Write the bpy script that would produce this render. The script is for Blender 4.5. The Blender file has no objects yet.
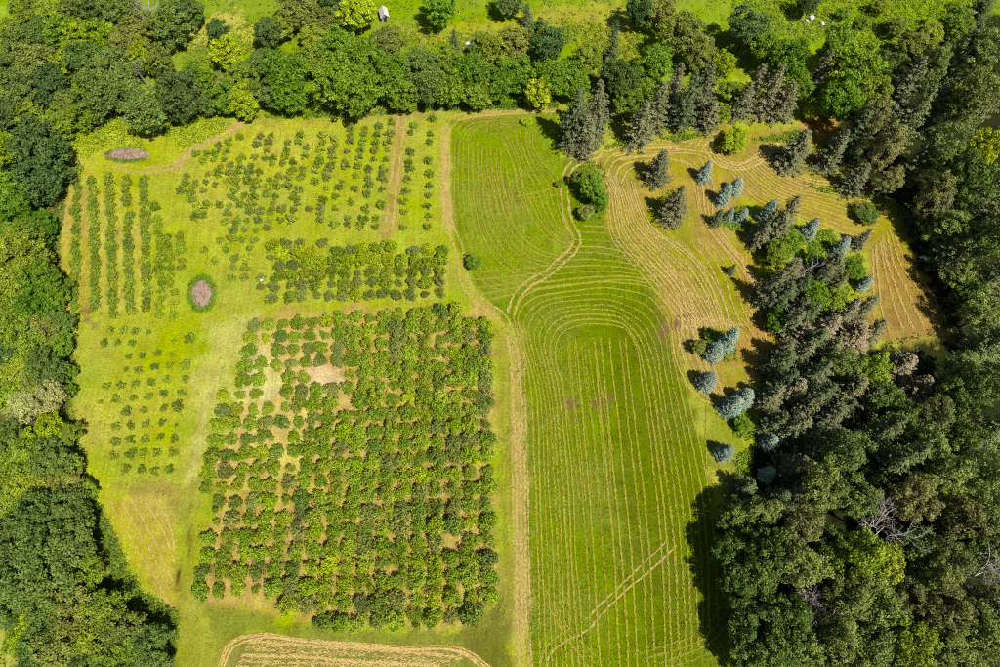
import bpy, math, random
import numpy as np
from mathutils import Vector

# ------------------------------------------------------------------ camera, sky, sun, exposure
SC = bpy.context.scene
COL = SC.collection
CAM_H, TILT, FPX = 115.0, math.radians(24.0), 667.0
cd = bpy.data.cameras.new('camera'); cam = bpy.data.objects.new('camera', cd); COL.objects.link(cam)
cam.location = (0, 0, CAM_H); cam.rotation_euler = (TILT, 0, 0)
cd.sensor_width = 36.0; cd.lens = 36.0 * FPX / 1000.0; cd.clip_start = 1.0; cd.clip_end = 8000.0
SC.camera = cam
SUN_EL, SUN_AZ = math.radians(58.0), math.radians(135.5)      # azimuth clockwise from +Y: light comes from front right
w = bpy.data.worlds.new('World'); SC.world = w; w.use_nodes = True
wn = w.node_tree; wn.nodes.clear()
sky = wn.nodes.new('ShaderNodeTexSky'); sky.sky_type = 'NISHITA'; sky.sun_disc = False
sky.sun_elevation = SUN_EL; sky.sun_rotation = SUN_AZ
bg = wn.nodes.new('ShaderNodeBackground'); bg.inputs['Strength'].default_value = 0.05
wo = wn.nodes.new('ShaderNodeOutputWorld')
wn.links.new(sky.outputs[0], bg.inputs[0]); wn.links.new(bg.outputs[0], wo.inputs[0])
sd = bpy.data.lights.new('sun', 'SUN'); sun = bpy.data.objects.new('sun', sd); COL.objects.link(sun)
sd.energy = 5.0; sd.angle = math.radians(0.53); sd.color = (1.0, 0.955, 0.88)
to_sun = Vector((math.sin(SUN_AZ) * math.cos(SUN_EL), math.cos(SUN_AZ) * math.cos(SUN_EL), math.sin(SUN_EL)))
sun.rotation_euler = to_sun.to_track_quat('Z', 'Y').to_euler(); sun.location = (60, -60, 150)
VS = SC.view_settings
VS.view_transform = 'Standard'; VS.look = 'None'; VS.gamma = 1.0; VS.exposure = 0.72; VS.use_curve_mapping = False
SC.cycles.use_denoising = False; SC.cycles.filter_width = 1.0; SC.render.filter_size = 1.0
SC.cycles.max_bounces = 5; SC.cycles.diffuse_bounces = 2; SC.cycles.transmission_bounces = 3
SC.cycles.glossy_bounces = 1; SC.cycles.transparent_max_bounces = 4

# ------------------------------------------------------------------ helpers
rnd = random.Random(7); NR = np.random.default_rng(7)
CT, ST = math.cos(TILT), math.sin(TILT)
def at(px, py, z=0.0):
    """ground (or height z) point that a photograph pixel looks at"""
    x = (px - 500.0) / FPX; y = (333.5 - py) / FPX
    dy = y * CT + ST; dz = y * ST - CT
    t = (z - CAM_H) / dz
    return (x * t, dy * t)
def to_px(X, Y, z=0.0):
    X = np.asarray(X); Y = np.asarray(Y)
    dz = z - CAM_H
    yc = Y * CT + dz * ST; zc = -Y * ST + dz * CT
    return 500 + FPX * X / -zc, 333.5 - FPX * yc / -zc
def line(pts, z=0.0): return np.array([at(p[0], p[1], z) for p in pts])
def lin(c):
    c = np.asarray(c, float) / 255.0
    return np.where(c <= .04045, c / 12.92, ((c + .055) / 1.055) ** 2.4)
GAIN = 2.0
def S(r, g, b): return lin((r, g, b)) / GAIN

def resample(P, step):
    d = np.r_[0, np.cumsum(np.hypot(*np.diff(P, axis=0).T))]
    n = max(3, int(d[-1] / step) + 1)
    s = np.linspace(0, d[-1], n)
    # smooth through the points (Catmull-Rom style by cubic hermite on arclength)
    m = np.gradient(P, d, axis=0)
    k = np.clip(np.searchsorted(d, s, 'right') - 1, 0, len(d) - 2)
    h = (d[k + 1] - d[k])[:, None]; t = ((s - d[k]) / h[:, 0])[:, None]
    return ((2*t**3-3*t**2+1)*P[k] + (t**3-2*t**2+t)*h*m[k] + (-2*t**3+3*t**2)*P[k+1] + (t**3-t**2)*h*m[k+1])
def resample_n(P, n):
    Q = resample(P, 0.5); d = np.r_[0, np.cumsum(np.hypot(*np.diff(Q, axis=0).T))]
    s = np.linspace(0, d[-1], n)
    return np.c_[np.interp(s, d, Q[:, 0]), np.interp(s, d, Q[:, 1])]

def vnoise(X, Y, scale, seed):
    g = np.random.default_rng(seed).random((256, 256))
    x = X / scale + 1000.0; y = Y / scale + 1000.0
    i = np.floor(x).astype(int); j = np.floor(y).astype(int); fx = x - i; fy = y - j
    fx = fx*fx*(3-2*fx); fy = fy*fy*(3-2*fy); i0, i1, j0, j1 = i % 256, (i+1) % 256, j % 256, (j+1) % 256
    return (g[i0, j0]*(1-fx)+g[i1, j0]*fx)*(1-fy) + (g[i0, j1]*(1-fx)+g[i1, j1]*fx)*fy
def fnoise(X, Y, scale, seed):
    return (vnoise(X, Y, scale, seed) + .5*vnoise(X, Y, scale*.47, seed+1) + .25*vnoise(X, Y, scale*.21, seed+2)) / 1.75
def poly_sd(X, Y, P):
    """signed distance, negative inside"""
    d = np.full(X.shape, 1e9); inside = np.zeros(X.shape, bool); n = len(P)
    for a in range(n):
        x0, y0 = P[a]; x1, y1 = P[(a+1) % n]; ex, ey = x1-x0, y1-y0
        t = np.clip(((X-x0)*ex+(Y-y0)*ey)/(ex*ex+ey*ey+1e-12), 0, 1)
        d = np.minimum(d, np.hypot(X-x0-t*ex, Y-y0-t*ey))
        if y0 != y1:
            c = ((y0 > Y) != (y1 > Y)) & (X < (x1-x0)*(Y-y0)/(y1-y0)+x0)
            inside ^= c
    return np.where(inside, -d, d)
def line_d(X, Y, P):
    d = np.full(X.shape, 1e9)
    for a in range(len(P)-1):
        x0, y0 = P[a]; ex, ey = P[a+1]-P[a]
        t = np.clip(((X-x0)*ex+(Y-y0)*ey)/(ex*ex+ey*ey+1e-12), 0, 1)
        d = np.minimum(d, np.hypot(X-x0-t*ex, Y-y0-t*ey))
    return d
def sstep(a, b, x):
    t = np.clip((x-a)/(b-a), 0, 1); return t*t*(3-2*t)

def mesh_np(name, V, F, mat, tint=None, col=None, smooth=False):
    """F: (m,k) array of equal-size faces"""
    V = np.ascontiguousarray(V, np.float32); F = np.ascontiguousarray(F, np.int32)
    me = bpy.data.meshes.new(name); m, k = F.shape
    me.vertices.add(len(V)); me.vertices.foreach_set('co', V.ravel())
    me.loops.add(m*k); me.loops.foreach_set('vertex_index', F.ravel())
    me.polygons.add(m); me.polygons.foreach_set('loop_start', np.arange(0, m*k, k, dtype=np.int32))
    me.update(calc_edges=True)
    if smooth: me.polygons.foreach_set('use_smooth', np.ones(m, bool))
    if tint is not None:
        a = me.attributes.new('tint', 'FLOAT', 'POINT'); a.data.foreach_set('value', np.ascontiguousarray(tint, np.float32))
    if col is not None:
        a = me.attributes.new('Col', 'FLOAT_COLOR', 'POINT')
        a.data.foreach_set('color', np.ascontiguousarray(np.c_[col, np.ones(len(col))], np.float32).ravel())
    me.materials.append(mat); me.validate(); return me
def link(name, me, parent=None, loc=(0, 0, 0)):
    o = bpy.data.objects.new(name, me); COL.objects.link(o); o.location = loc
    if parent is not None: o.parent = parent
    return o
def tag(o, label, cat, group=None, kind=None):
    o['label'] = label; o['category'] = cat
    if group: o['group'] = group
    if kind: o['kind'] = kind
    return o
def ordi(n):
    return '%d%s' % (n, 'th' if 10 <= n % 100 <= 20 else {1: 'st', 2: 'nd', 3: 'rd'}.get(n % 10, 'th'))

# ------------------------------------------------------------------ materials
def nodes(name):
    m = bpy.data.materials.new(name); m.use_nodes = True; nt = m.node_tree
    p = nt.nodes['Principled BSDF']; return m, nt, p
def N(nt, t, **kw):
    n = nt.nodes.new(t)
    for k, v in kw.items(): setattr(n, k, v)
    return n
def math_n(nt, op, a, b=None, c=None):
    n = N(nt, 'ShaderNodeMath', operation=op)
    for i, v in enumerate((a, b, c)):
        if v is None: continue
        if isinstance(v, (int, float)): n.inputs[i].default_value = v
        else: nt.links.new(v, n.inputs[i])
    return n.outputs[0]
def noise(nt, vec, scale, detail=3.0, rough=.6):
    n = N(nt, 'ShaderNodeTexNoise'); n.inputs['Scale'].default_value = scale
    n.inputs['Detail'].default_value = detail; n.inputs['Roughness'].default_value = rough
    nt.links.new(vec, n.inputs['Vector']); return n.outputs['Fac']
def mapr(nt, v, a, b, c, d):
    n = N(nt, 'ShaderNodeMapRange'); nt.links.new(v, n.inputs[0])
    for i, x in enumerate((a, b, c, d)): n.inputs[i+1].default_value = x
    return n.outputs[0]

def foliage_mat(name, trans=.22, rough=.55):
    """leaf colour = the plant's own object colour, varied per leaf and per plant"""
    m, nt, p = nodes(name)
    oi = N(nt, 'ShaderNodeObjectInfo'); at_ = N(nt, 'ShaderNodeAttribute', attribute_name='tint')
    geo = N(nt, 'ShaderNodeNewGeometry')
    hs = N(nt, 'ShaderNodeHueSaturation')
    nt.links.new(oi.outputs['Color'], hs.inputs['Color'])
    f = at_.outputs['Fac']
    big = noise(nt, geo.outputs['Position'], .45, 2.0)
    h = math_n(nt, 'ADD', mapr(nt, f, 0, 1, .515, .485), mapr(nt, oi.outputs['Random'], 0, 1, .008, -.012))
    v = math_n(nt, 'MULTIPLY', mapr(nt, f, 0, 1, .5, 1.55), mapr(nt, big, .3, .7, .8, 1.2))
    v = math_n(nt, 'MULTIPLY', v, mapr(nt, oi.outputs['Random'], 0, 1, .85, 1.15))
    nt.links.new(h, hs.inputs['Hue']); nt.links.new(v, hs.inputs['Value'])
    nt.links.new(hs.outputs[0], p.inputs['Base Color'])
    p.inputs['Roughness'].default_value = rough; p.inputs['Specular IOR Level'].default_value = .06
    tr = N(nt, 'ShaderNodeBsdfTranslucent'); mx = N(nt, 'ShaderNodeMixShader'); mx.inputs[0].default_value = trans
    hs2 = N(nt, 'ShaderNodeHueSaturation'); hs2.inputs['Hue'].default_value = .485; hs2.inputs['Value'].default_value = 1.5
    nt.links.new(hs.outputs[0], hs2.inputs['Color']); nt.links.new(hs2.outputs[0], tr.inputs['Color'])
    out = nt.nodes['Material Output']
    nt.links.new(p.outputs[0], mx.inputs[1]); nt.links.new(tr.outputs[0], mx.inputs[2]); nt.links.new(mx.outputs[0], out.inputs[0])
    return m
LEAF = foliage_mat('leaves'); NEEDLE = foliage_mat('needles', .08, .6)

def bark_mat(name, c1, c2):
    m, nt, p = nodes(name); tc = N(nt, 'ShaderNodeTexCoord')
    r = N(nt, 'ShaderNodeValToRGB'); r.color_ramp.elements[0].color = (*c1, 1); r.color_ramp.elements[1].color = (*c2, 1)
    r.color_ramp.elements[0].position = .3; r.color_ramp.elements[1].position = .7
    nt.links.new(noise(nt, tc.outputs['Object'], 2.5, 5), r.inputs[0]); nt.links.new(r.outputs[0], p.inputs['Base Color'])
    p.inputs['Roughness'].default_value = .9; return m
BARK = bark_mat('bark', (.05, .04, .03), (.16, .13, .10))
DEADWOOD = bark_mat('dead_wood', (.20, .17, .15), (.42, .37, .34))

def ground_mat():
    m, nt, p = nodes('grassland'); geo = N(nt, 'ShaderNodeNewGeometry'); pos = geo.outputs['Position']
    ca = N(nt, 'ShaderNodeAttribute', attribute_name='Col')
    fine = noise(nt, pos, 2.6, 7, .8); mid = noise(nt, pos, .38, 4, .6); big = noise(nt, pos, .07, 3, .55)
    v = math_n(nt, 'MULTIPLY', mapr(nt, fine, .3, .7, .52, 1.48), mapr(nt, mid, .3, .7, .82, 1.18))  # fine contrast mottles the turf and puts small grass shadows into its colour
    mp = N(nt, 'ShaderNodeMapping'); mp.inputs['Scale'].default_value = (1.5, .09, 1); nt.links.new(pos, mp.inputs['Vector'])
    v = math_n(nt, 'MULTIPLY', v, mapr(nt, noise(nt, mp.outputs[0], 1.0, 3, .6), .3, .7, .88, 1.12))
    hs = N(nt, 'ShaderNodeHueSaturation'); nt.links.new(ca.outputs['Color'], hs.inputs['Color'])
    nt.links.new(v, hs.inputs['Value'])
    nt.links.new(math_n(nt, 'ADD', mapr(nt, mid, .3, .7, -.012, .012), mapr(nt, big, .35, .65, .49, .51)), hs.inputs['Hue'])
    nt.links.new(mapr(nt, big, .35, .65, .93, 1.05), hs.inputs['Saturation'])
    nt.links.new(hs.outputs[0], p.inputs['Base Color'])
    p.inputs['Roughness'].default_value = 1.0; p.inputs['Specular IOR Level'].default_value = .0
    bu = N(nt, 'ShaderNodeBump'); bu.inputs['Strength'].default_value = 1.0; bu.inputs['Distance'].default_value = .18
    nt.links.new(fine, bu.inputs['Height']); nt.links.new(bu.outputs[0], p.inputs['Normal'])
    return m
GROUND = ground_mat()
def flat_mat(name, c1, c2, scale=3.0, rough=.95, bump=.4):
    m, nt, p = nodes(name); geo = N(nt, 'ShaderNodeNewGeometry')
    r = N(nt, 'ShaderNodeValToRGB'); r.color_ramp.elements[0].color = (*c1, 1); r.color_ramp.elements[1].color = (*c2, 1)
    r.color_ramp.elements[0].position = .36; r.color_ramp.elements[1].position = .64
    f = noise(nt, geo.outputs['Position'], scale, 6, .7)
    nt.links.new(f, r.inputs[0]); nt.links.new(r.outputs[0], p.inputs['Base Color'])
    p.inputs['Roughness'].default_value = rough; p.inputs['Specular IOR Level'].default_value = .1
    b = N(nt, 'ShaderNodeBump'); b.inputs['Strength'].default_value = bump; b.inputs['Distance'].default_value = .1
    nt.links.new(f, b.inputs['Height']); nt.links.new(b.outputs[0], p.inputs['Normal']); return m
TRACK = flat_mat('track_dirt', S(158, 138, 58), S(222, 190, 128), 2.4)
CHIPS = flat_mat('wood_chips', S(146, 118, 96), S(206, 176, 154), 2.6, bump=.8)
ROCK = flat_mat('pale_rock', (.35, .32, .32), (.62, .58, .58), 1.5)
WHITE = flat_mat('white_plastic', (.75, .75, .75), (.8, .8, .8), 3, .5, .05)
BLACK = flat_mat('dark_plastic_and_shade', (.02, .02, .02), (.04, .035, .03), 3, .6, .05)  # bucket handle plastic; also the painted shade in the shed opening
PLANK = flat_mat('grey_boards', (.20, .17, .15), (.34, .30, .27), 4)
ROOFM = flat_mat('pale_roof_sheet', (.34, .32, .27), (.5, .48, .42), 2, .6, .2)
STRAW_TINT = {}
def straw_mat(name, c1, c2):
    m, nt, p = nodes(name); at_ = N(nt, 'ShaderNodeAttribute', attribute_name='tint')
    r = N(nt, 'ShaderNodeValToRGB'); r.color_ramp.elements[0].color = (*c1, 1); r.color_ramp.elements[1].color = (*c2, 1)
    nt.links.new(at_.outputs['Fac'], r.inputs[0]); nt.links.new(r.outputs[0], p.inputs['Base Color'])
    p.inputs['Roughness'].default_value = .9; p.inputs['Specular IOR Level'].default_value = .15; return m
STRAW = straw_mat('cut_hay', S(134, 144, 8), S(206, 192, 70))
STRAWDRY = straw_mat('dry_cut_hay', S(184, 152, 62), S(244, 214, 134))

# ------------------------------------------------------------------ the ground sheet, coloured by what grows on it
def axis(lo, hi, step, far):
    a = list(np.arange(lo, hi + 1e-6, step)); g = step
    up = []; x = a[-1]
    while x < far: g *= 1.5; x += g; up.append(x)
    g = step; dn = []; x = a[0]
    while x > -far: g *= 1.5; x -= g; dn.append(x)
    return np.array(dn[::-1] + a + up)
gx = axis(-132, 132, .55, 3500); gy = axis(-26, 150, .55, 3500)
GX, GY = np.meshgrid(gx, gy, indexing='xy'); X, Y = GX.ravel(), GY.ravel()
n1 = fnoise(X, Y, 7, 11); n2 = fnoise(X, Y, 2.2, 21); n3 = fnoise(X, Y, 26, 31); n4 = vnoise(X, Y, 1.1, 41)
C = np.tile(S(174, 182, 40), (len(X), 1))
C = C*(1-.0) + 0
def blend(mask, c, amount=1.0):
    global C
    k = np.clip(mask*amount, 0, 1)[:, None]; C = C*(1-k) + np.asarray(c)*k
def pmask(pts, soft=1.5, rag=2.5, z=0):
    d = poly_sd(X, Y, line(pts, z)) + (n2-.5)*rag*1.4 + (n1-.5)*rag + (n4-.5)*rag*.9
    return sstep(soft*.7, -soft*.7, d)
def lmask(pts, width, soft=.6, rag=.6):
    d = line_d(X, Y, resample(line(pts), 2.0)) + (n2-.5)*rag*2
    return sstep(width+soft, width-soft, d)
# general mottling of the orchard grass
blend(sstep(.42, .68, n3), S(194, 190, 58), .8)
blend(sstep(.55, .75, n1), S(156, 176, 30), .6)
# meadow and woodland floor
blend(pmask([(-300, -300), (1400, -300), (1400, 60), (900, 60), (830, 60), (560, 108), (450, 112), (240, 118), (140, 130), (70, 145), (60, 200), (-300, 200)], 2, 4), S(140, 166, 18))
blend(pmask([(215, 15), (240, 12), (260, 30), (255, 60), (235, 40), (160, 55), (165, 45)], 1, 3), S(190, 190, 70))
blend(pmask([(395, 25), (440, 30), (520, 12), (620, 2), (640, 25), (640, 60), (590, 62), (575, 25), (500, 35), (420, 45)], 1, 3), S(172, 172, 45))
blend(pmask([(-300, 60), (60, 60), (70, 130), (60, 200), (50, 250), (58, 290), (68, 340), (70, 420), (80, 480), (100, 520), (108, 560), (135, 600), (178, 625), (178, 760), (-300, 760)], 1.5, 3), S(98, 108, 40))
blend(pmask([(-40, 0), (9, 8), (8, 40), (3, 66), (-40, 70)], 1, 2), S(158, 188, 44))
blend(pmask([(-30, 360), (8, 362), (12, 390), (10, 412), (-30, 410)], 1, 2), S(190, 176, 110))
blend(pmask([(-30, 620), (20, 610), (28, 640), (25, 690), (-30, 690)], 1, 2), S(178, 184, 60))
blend(pmask([(0, 505), (8, 505), (8, 540), (0, 545)], .6, 1), S(190, 160, 120))
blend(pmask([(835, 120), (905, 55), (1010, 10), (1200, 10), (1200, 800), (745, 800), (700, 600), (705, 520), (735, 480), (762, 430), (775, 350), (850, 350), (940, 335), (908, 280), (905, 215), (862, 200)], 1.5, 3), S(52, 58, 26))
# orchard floor, dry and bare between the bushes
blend(pmask([(255, 318), (350, 308), (490, 310), (497, 400), (498, 590), (478, 632), (300, 622), (196, 602), (212, 500), (240, 395)], 1.2, 2.5), S(196, 168, 86), .92)
blend(pmask([(248, 330), (330, 335), (345, 420), (320, 470), (240, 480), (215, 470), (235, 400)], 2, 4), S(212, 192, 104), .85)
blend(pmask([(300, 360), (345, 362), (345, 380), (322, 392), (300, 380)], .8, 2), S(222, 196, 138))
blend(pmask([(246, 352), (275, 362), (283, 395), (262, 412), (240, 395)], .8, 3), S(216, 206, 128))
blend(pmask([(322, 530), (352, 534), (352, 548), (325, 548)], .5, 1.5), S(208, 170, 102))
# pale dry swathe between the blocks and worn lanes
blend(pmask([(205, 320), (250, 318), (238, 380), (205, 440), (192, 500), (188, 440), (196, 380)], 2, 4), S(198, 196, 96), .8)
blend(pmask([(58, 190), (74, 180), (70, 300), (66, 320), (58, 280)], 1, 2), S(200, 182, 66), .9)
blend(lmask([(85, 190), (85, 250), (84, 300), (86, 318)], .7, .5, .5), S(185, 160, 70), .8)
for xx in (101, 119, 136): blend(lmask([(xx, 190), (xx+2, 250), (xx+3, 310)], .5, .5, .6), S(198, 184, 76), .8)
blend(pmask([(83, 311), (88, 312), (93, 325), (86, 322)], .4, 1.2), S(128, 98, 66), .8)
blend(pmask([(107, 495), (178, 488), (178, 615), (160, 600), (130, 560)], 1, 2), S(190, 176, 58), .9)
blend(pmask([(110, 480), (180, 480), (178, 494), (112, 492)], .6, 1), S(160, 146, 60), .5)
blend(pmask([(178, 500), (200, 480), (200, 620), (240, 628), (225, 680), (178, 680)], 1.2, 2), S(160, 162, 48), .85)
blend(pmask([(200, 605), (300, 625), (480, 636), (500, 600), (512, 680), (490, 680), (470, 655), (250, 634), (225, 660)], .8, 1.5), S(138, 146, 46), .9)
blend(pmask([(455, 632), (506, 590), (515, 690), (490, 690)], 1, 2), S(120, 118, 46), .8)
blend(lmask([(192, 490), (190, 530), (189, 565)], .12, .22, .3), S(104, 100, 36), .8)
blend(lmask([(179, 572), (178, 590)], .3, .3, .3), S(86, 66, 40))
# bottom mown plot
blend(pmask([(220, 665), (232, 640), (255, 633), (300, 638), (400, 646), (470, 652), (492, 668), (492, 700), (215, 700)], .5, .8), S(150, 146, 62))
blend(pmask([(250, 652), (330, 656), (470, 664), (470, 668), (330, 664)], .4, 1), S(136, 144, 52), .9)
# hay field: lush below, drier above, brown at the spruces
blend(pmask([(450, 120), (470, 116), (556, 110), (562, 160), (600, 150), (608, 230), (655, 262), (668, 330), (700, 420), (716, 520), (760, 667), (770, 720), (528, 720), (520, 400), (512, 330), (470, 280), (452, 230)], 1, 1.2), S(122, 142, 2))
blend(pmask([(600, 300), (660, 300), (720, 520), (735, 660), (640, 660), (610, 450)], 4, 5), S(104, 118, 0), .75)
blend(pmask([(450, 120), (556, 110), (562, 160), (575, 240), (540, 270), (500, 300), (465, 270)], 1, 2), S(136, 156, 12), .9)
DRY = [(596, 152), (640, 143), (690, 138), (712, 126), (745, 128), (800, 128), (830, 118), (845, 175), (900, 212), (912, 280), (950, 335), (900, 345), (862, 330), (868, 250), (800, 215), (745, 205), (745, 255), (765, 290), (772, 350), (748, 385), (720, 415), (700, 400), (672, 340), (655, 270), (610, 232)]
blend(pmask(DRY, 1.2, 2.5), S(166, 154, 44))
blend(pmask([(600, 165), (650, 165), (690, 225), (730, 270), (740, 330), (690, 320), (650, 265), (612, 230)], 3, 5), S(150, 152, 34), .7)
blend(pmask(DRY, .5, 3)*sstep(.45, .62, n1), S(184, 152, 72), .6)
blend(pmask([(735, 250), (755, 258), (772, 300), (776, 350), (750, 380), (735, 350), (755, 320)], 1, 2), S(182, 142, 60), .8)
blend(pmask([(870, 250), (905, 250), (950, 335), (885, 335)], 1, 3), S(166, 134, 58), .85)
blend(pmask([(800, 118), (832, 112), (838, 135), (805, 138)], .8, 2), S(186, 140, 66), .9)
blend(pmask([(700, 395), (748, 395), (748, 480), (722, 500), (705, 430)], 1, 2), S(140, 150, 28), .8)
for (a, b, c, d, q) in ((622, 252, 28, 14, .75), (662, 308, 34, 26, .8), (562, 396, 46, 20, .75), (490, 178, 30, 24, .45), (470, 120, 50, 6, .4)):
    blend(pmask([(a, b), (a+c, b), (a+c, b+d), (a, b+d)], 2, 4)*sstep(.35, .6, n2), S(140, 102, 74), q*1.2)
# worn verge beside the long track
blend(lmask([(517, 330), (518, 400), (520, 480), (521, 560), (523, 660), (526, 700)], 1.5, 1.0, 1.2), S(184, 172, 78), .7)
blend(pmask([(498, 330), (510, 345), (514, 420), (515, 600), (505, 620), (500, 560), (499, 400)], 1, 1.5), S(158, 154, 52), .85)
blend(lmask([(446, 128), (446, 200), (450, 228)], .9, .7, .6), S(200, 176, 96), .9)
blend(lmask([(400, 118), (397, 160), (392, 200), (388, 230)], 1.6, .8, .8), S(182, 160, 74), .75)
blend(lmask([(240, 124), (222, 134), (200, 145), (186, 155), (178, 165)], .9, .8, .8), S(198, 178, 96), .85)
blend(lmask([(455, 117), (500, 112), (556, 109)], .8, .8, .6), S(190, 172, 80), .8)
blend(lmask([(253, 122), (350, 117), (440, 112)], 1.6, 1, 1.2), S(178, 168, 66), .6)
for i, (a, b) in enumerate(((202, 294), (128, 154))):
    blend(pmask([(a + (14.5 if i == 0 else 23)*math.cos(t), b + (20 if i == 0 else 8)*math.sin(t)) for t in np.linspace(0, 6.28, 13)[:-1]], .4, .8), S(118, 160, 22))
nxx, nyy = len(gx), len(gy)
idx = np.arange(nxx*nyy).reshape(nyy, nxx)
F = np.stack([idx[:-1, :-1], idx[:-1, 1:], idx[1:, 1:], idx[1:, :-1]], -1).reshape(-1, 4)
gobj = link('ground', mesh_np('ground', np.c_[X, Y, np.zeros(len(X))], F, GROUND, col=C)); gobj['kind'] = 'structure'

# ------------------------------------------------------------------ tracks (ragged dirt ruts) and cut hay
ZL = [.006]
def offset(P, o):
    t = np.gradient(P, axis=0); t /= np.linalg.norm(t, axis=1)[:, None] + 1e-9
    return P + np.c_[-t[:, 1], t[:, 0]]*o
def ribbon(bank, P, wdt, gap=.0, rag=.5):
    P = resample(P, .35); n = len(P)
    wv = wdt*(1 - rag + 2*rag*fnoise(P[:, 0], P[:, 1], 1.4, rnd.randrange(999)))
    wv *= np.clip((fnoise(P[:, 0], P[:, 1], 5, rnd.randrange(999)) - gap*.5)*4, 0.02, 1)
    P = offset(P, 0) + NR.normal(0, .05, P.shape)
    a, b = offset(P, 0), None
    t = np.gradient(P, axis=0); t /= np.linalg.norm(t, axis=1)[:, None] + 1e-9; nn = np.c_[-t[:, 1], t[:, 0]]
    L = P + nn*(wv*(.5+NR.uniform(-.15, .15, n)))[:, None]; R = P - nn*(wv*(.5+NR.uniform(-.15, .15, n)))[:, None]
    base = sum(len(v) for v in bank[0]); z = np.full(n, ZL[0]); ZL[0] += .004
    bank[0].append(np.r_[np.c_[L, z], np.c_[R, z]])
    i = np.arange(n-1)
    bank[1].append(np.c_[i, i+n, i+n+1, i+1] + base)
def bank_obj(bank, name, mat): return link(name, mesh_np(name, np.concatenate(bank[0]), np.concatenate(bank[1]), mat))
def track(name, px, ruts, wdt, gap=.1, straw=0):
    b = ([], []); P = resample(line(px), .5)
    for o in ruts: ribbon(b, offset(P, o), wdt, gap)
    o = bank_obj(b, name, TRACK); o['kind'] = 'structure'; ZL[0] = ZL[0] if ZL[0] < .05 else .007
    return P
T1 = [(556, 109), (500, 112), (470, 115), (456, 119), (448, 128), (446, 160), (446, 200), (449, 225), (457, 242), (462, 262), (465, 281), (476, 297), (490, 308), (503, 318), (510, 334), (515, 360), (517, 400), (519, 440), (521, 480), (521, 520), (521, 560), (521, 600), (523, 640), (526, 690)]
long_track = track('farm_track', T1, (-.75, .75), .42, .3)
track('farm_track', [(517, 350), (518, 400), (520, 480), (521, 560), (523, 660), (526, 690)], (-1.25, .1, 1.35), .32, .75)
track('orchard_lane', [(402, 116), (399, 140), (396, 165), (393, 190), (391, 210), (388, 230)], (-.75, .75), .6, .55)
track('woodland_track', [(244, 123), (222, 134), (200, 145), (186, 155), (178, 164), (160, 169), (130, 169), (108, 164)], (-.6, .6), .5, .4)
track('field_track', [(600, 154), (580, 161), (570, 168), (565.5, 180), (565, 200), (569, 222), (577, 240), (573, 250), (560, 262), (545, 275), (530, 283), (518, 295), (511, 314)], (-.7, .7), .5, .25)
track('field_track', [(676, 546), (650, 571), (625, 591), (605, 611), (585, 632), (565, 642), (553, 651), (546, 667), (543, 690)], (0,), .34, .22)
track('field_track', [(668, 540), (645, 562), (618, 588), (598, 607), (578, 626), (558, 636), (546, 648), (540, 665)], (0,), .26, .55)

def wisps(bank, P, dens, wdt, L=.5, W=.08, tone=.5, gap=0):
    P = resample(P, .25)
    d = np.hypot(*np.diff(P, axis=0).T).sum(); n = int(d*dens)
    if n < 4: return
    k = NR.integers(0, len(P)-1, n); f = NR.random(n)[:, None]
    c = P[k]*(1-f) + P[k+1]*f
    keep = fnoise(c[:, 0], c[:, 1], 4.0, rnd.randrange(9999)) > gap + NR.normal(0, .06, n)
    c, k = c[keep], k[keep]; n = len(c)
    if n < 4: return
    t = P[k+1] - P[k]; t /= np.linalg.norm(t, axis=1)[:, None] + 1e-9; nn = np.c_[-t[:, 1], t[:, 0]]
    c = c + nn*(NR.normal(0, wdt*.30, n))[:, None]
    a = np.arctan2(t[:, 1], t[:, 0]) + NR.normal(0, .4, n)
    u = np.c_[np.cos(a), np.sin(a)]; v = np.c_[-u[:, 1], u[:, 0]]
    l = (L*NR.uniform(.5, 1.3, n))[:, None]/2; w_ = (W*NR.uniform(.6, 1.5, n))[:, None]/2
    z = NR.uniform(.03, .12, n); dz = NR.uniform(-.04, .05, n)
    q = [np.c_[c-u*l, z], np.c_[c-v*w_, z+.02], np.c_[c+u*l, z+dz], np.c_[c+v*w_, z+.02]]
    V = np.stack(q, 1).reshape(-1, 3); base = sum(len(x) for x in bank[0])
    bank[0].append(V); bank[1].append(np.arange(4*n).reshape(-1, 4) + base)
    bank[2].append(np.repeat(np.clip(tone + NR.normal(0, .25, n), 0, 1), 4))
def fam(bank, A, B, n, dens=14, wdt=.5, tone=.5, gap=.36, L=.5, W=.08):
    dens, gap, wdt = dens*1.75 + 4, gap*.5, wdt*.68
    A, B = resample_n(line(A), 120), resample_n(line(B), 120)
    for i in range(n):
        f = (i + rnd.uniform(-.1, .1))/(n-1); f = min(1, max(0, f))
        P = A*(1-f) + B*f
        P = P + np.c_[fnoise(P[:, 0], P[:, 1], 11, i*7+3)-.5, fnoise(P[:, 0], P[:, 1], 11, i*7+900)-.5]*.55
        wisps(bank, P, dens*rnd.uniform(.5, 1.3), wdt*rnd.uniform(.7, 1.35), L, W, tone + rnd.uniform(-.1, .1), gap)
def hay(bank, name, label, mat):
    me = mesh_np(name, np.concatenate(bank[0]), np.concatenate(bank[1]), mat, tint=np.concatenate(bank[2]))
    return tag(link(name, me), label, 'cut hay', kind='stuff')
b = ([], [], [])
fam(b, [(455, 136), (453.5, 180), (455, 215), (461, 240), (472, 268), (487, 286), (510, 293)], [(500, 150), (502, 180), (508, 210), (520, 235), (540, 250), (560, 256)], 11, 13, .4, .55, .3)
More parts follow.
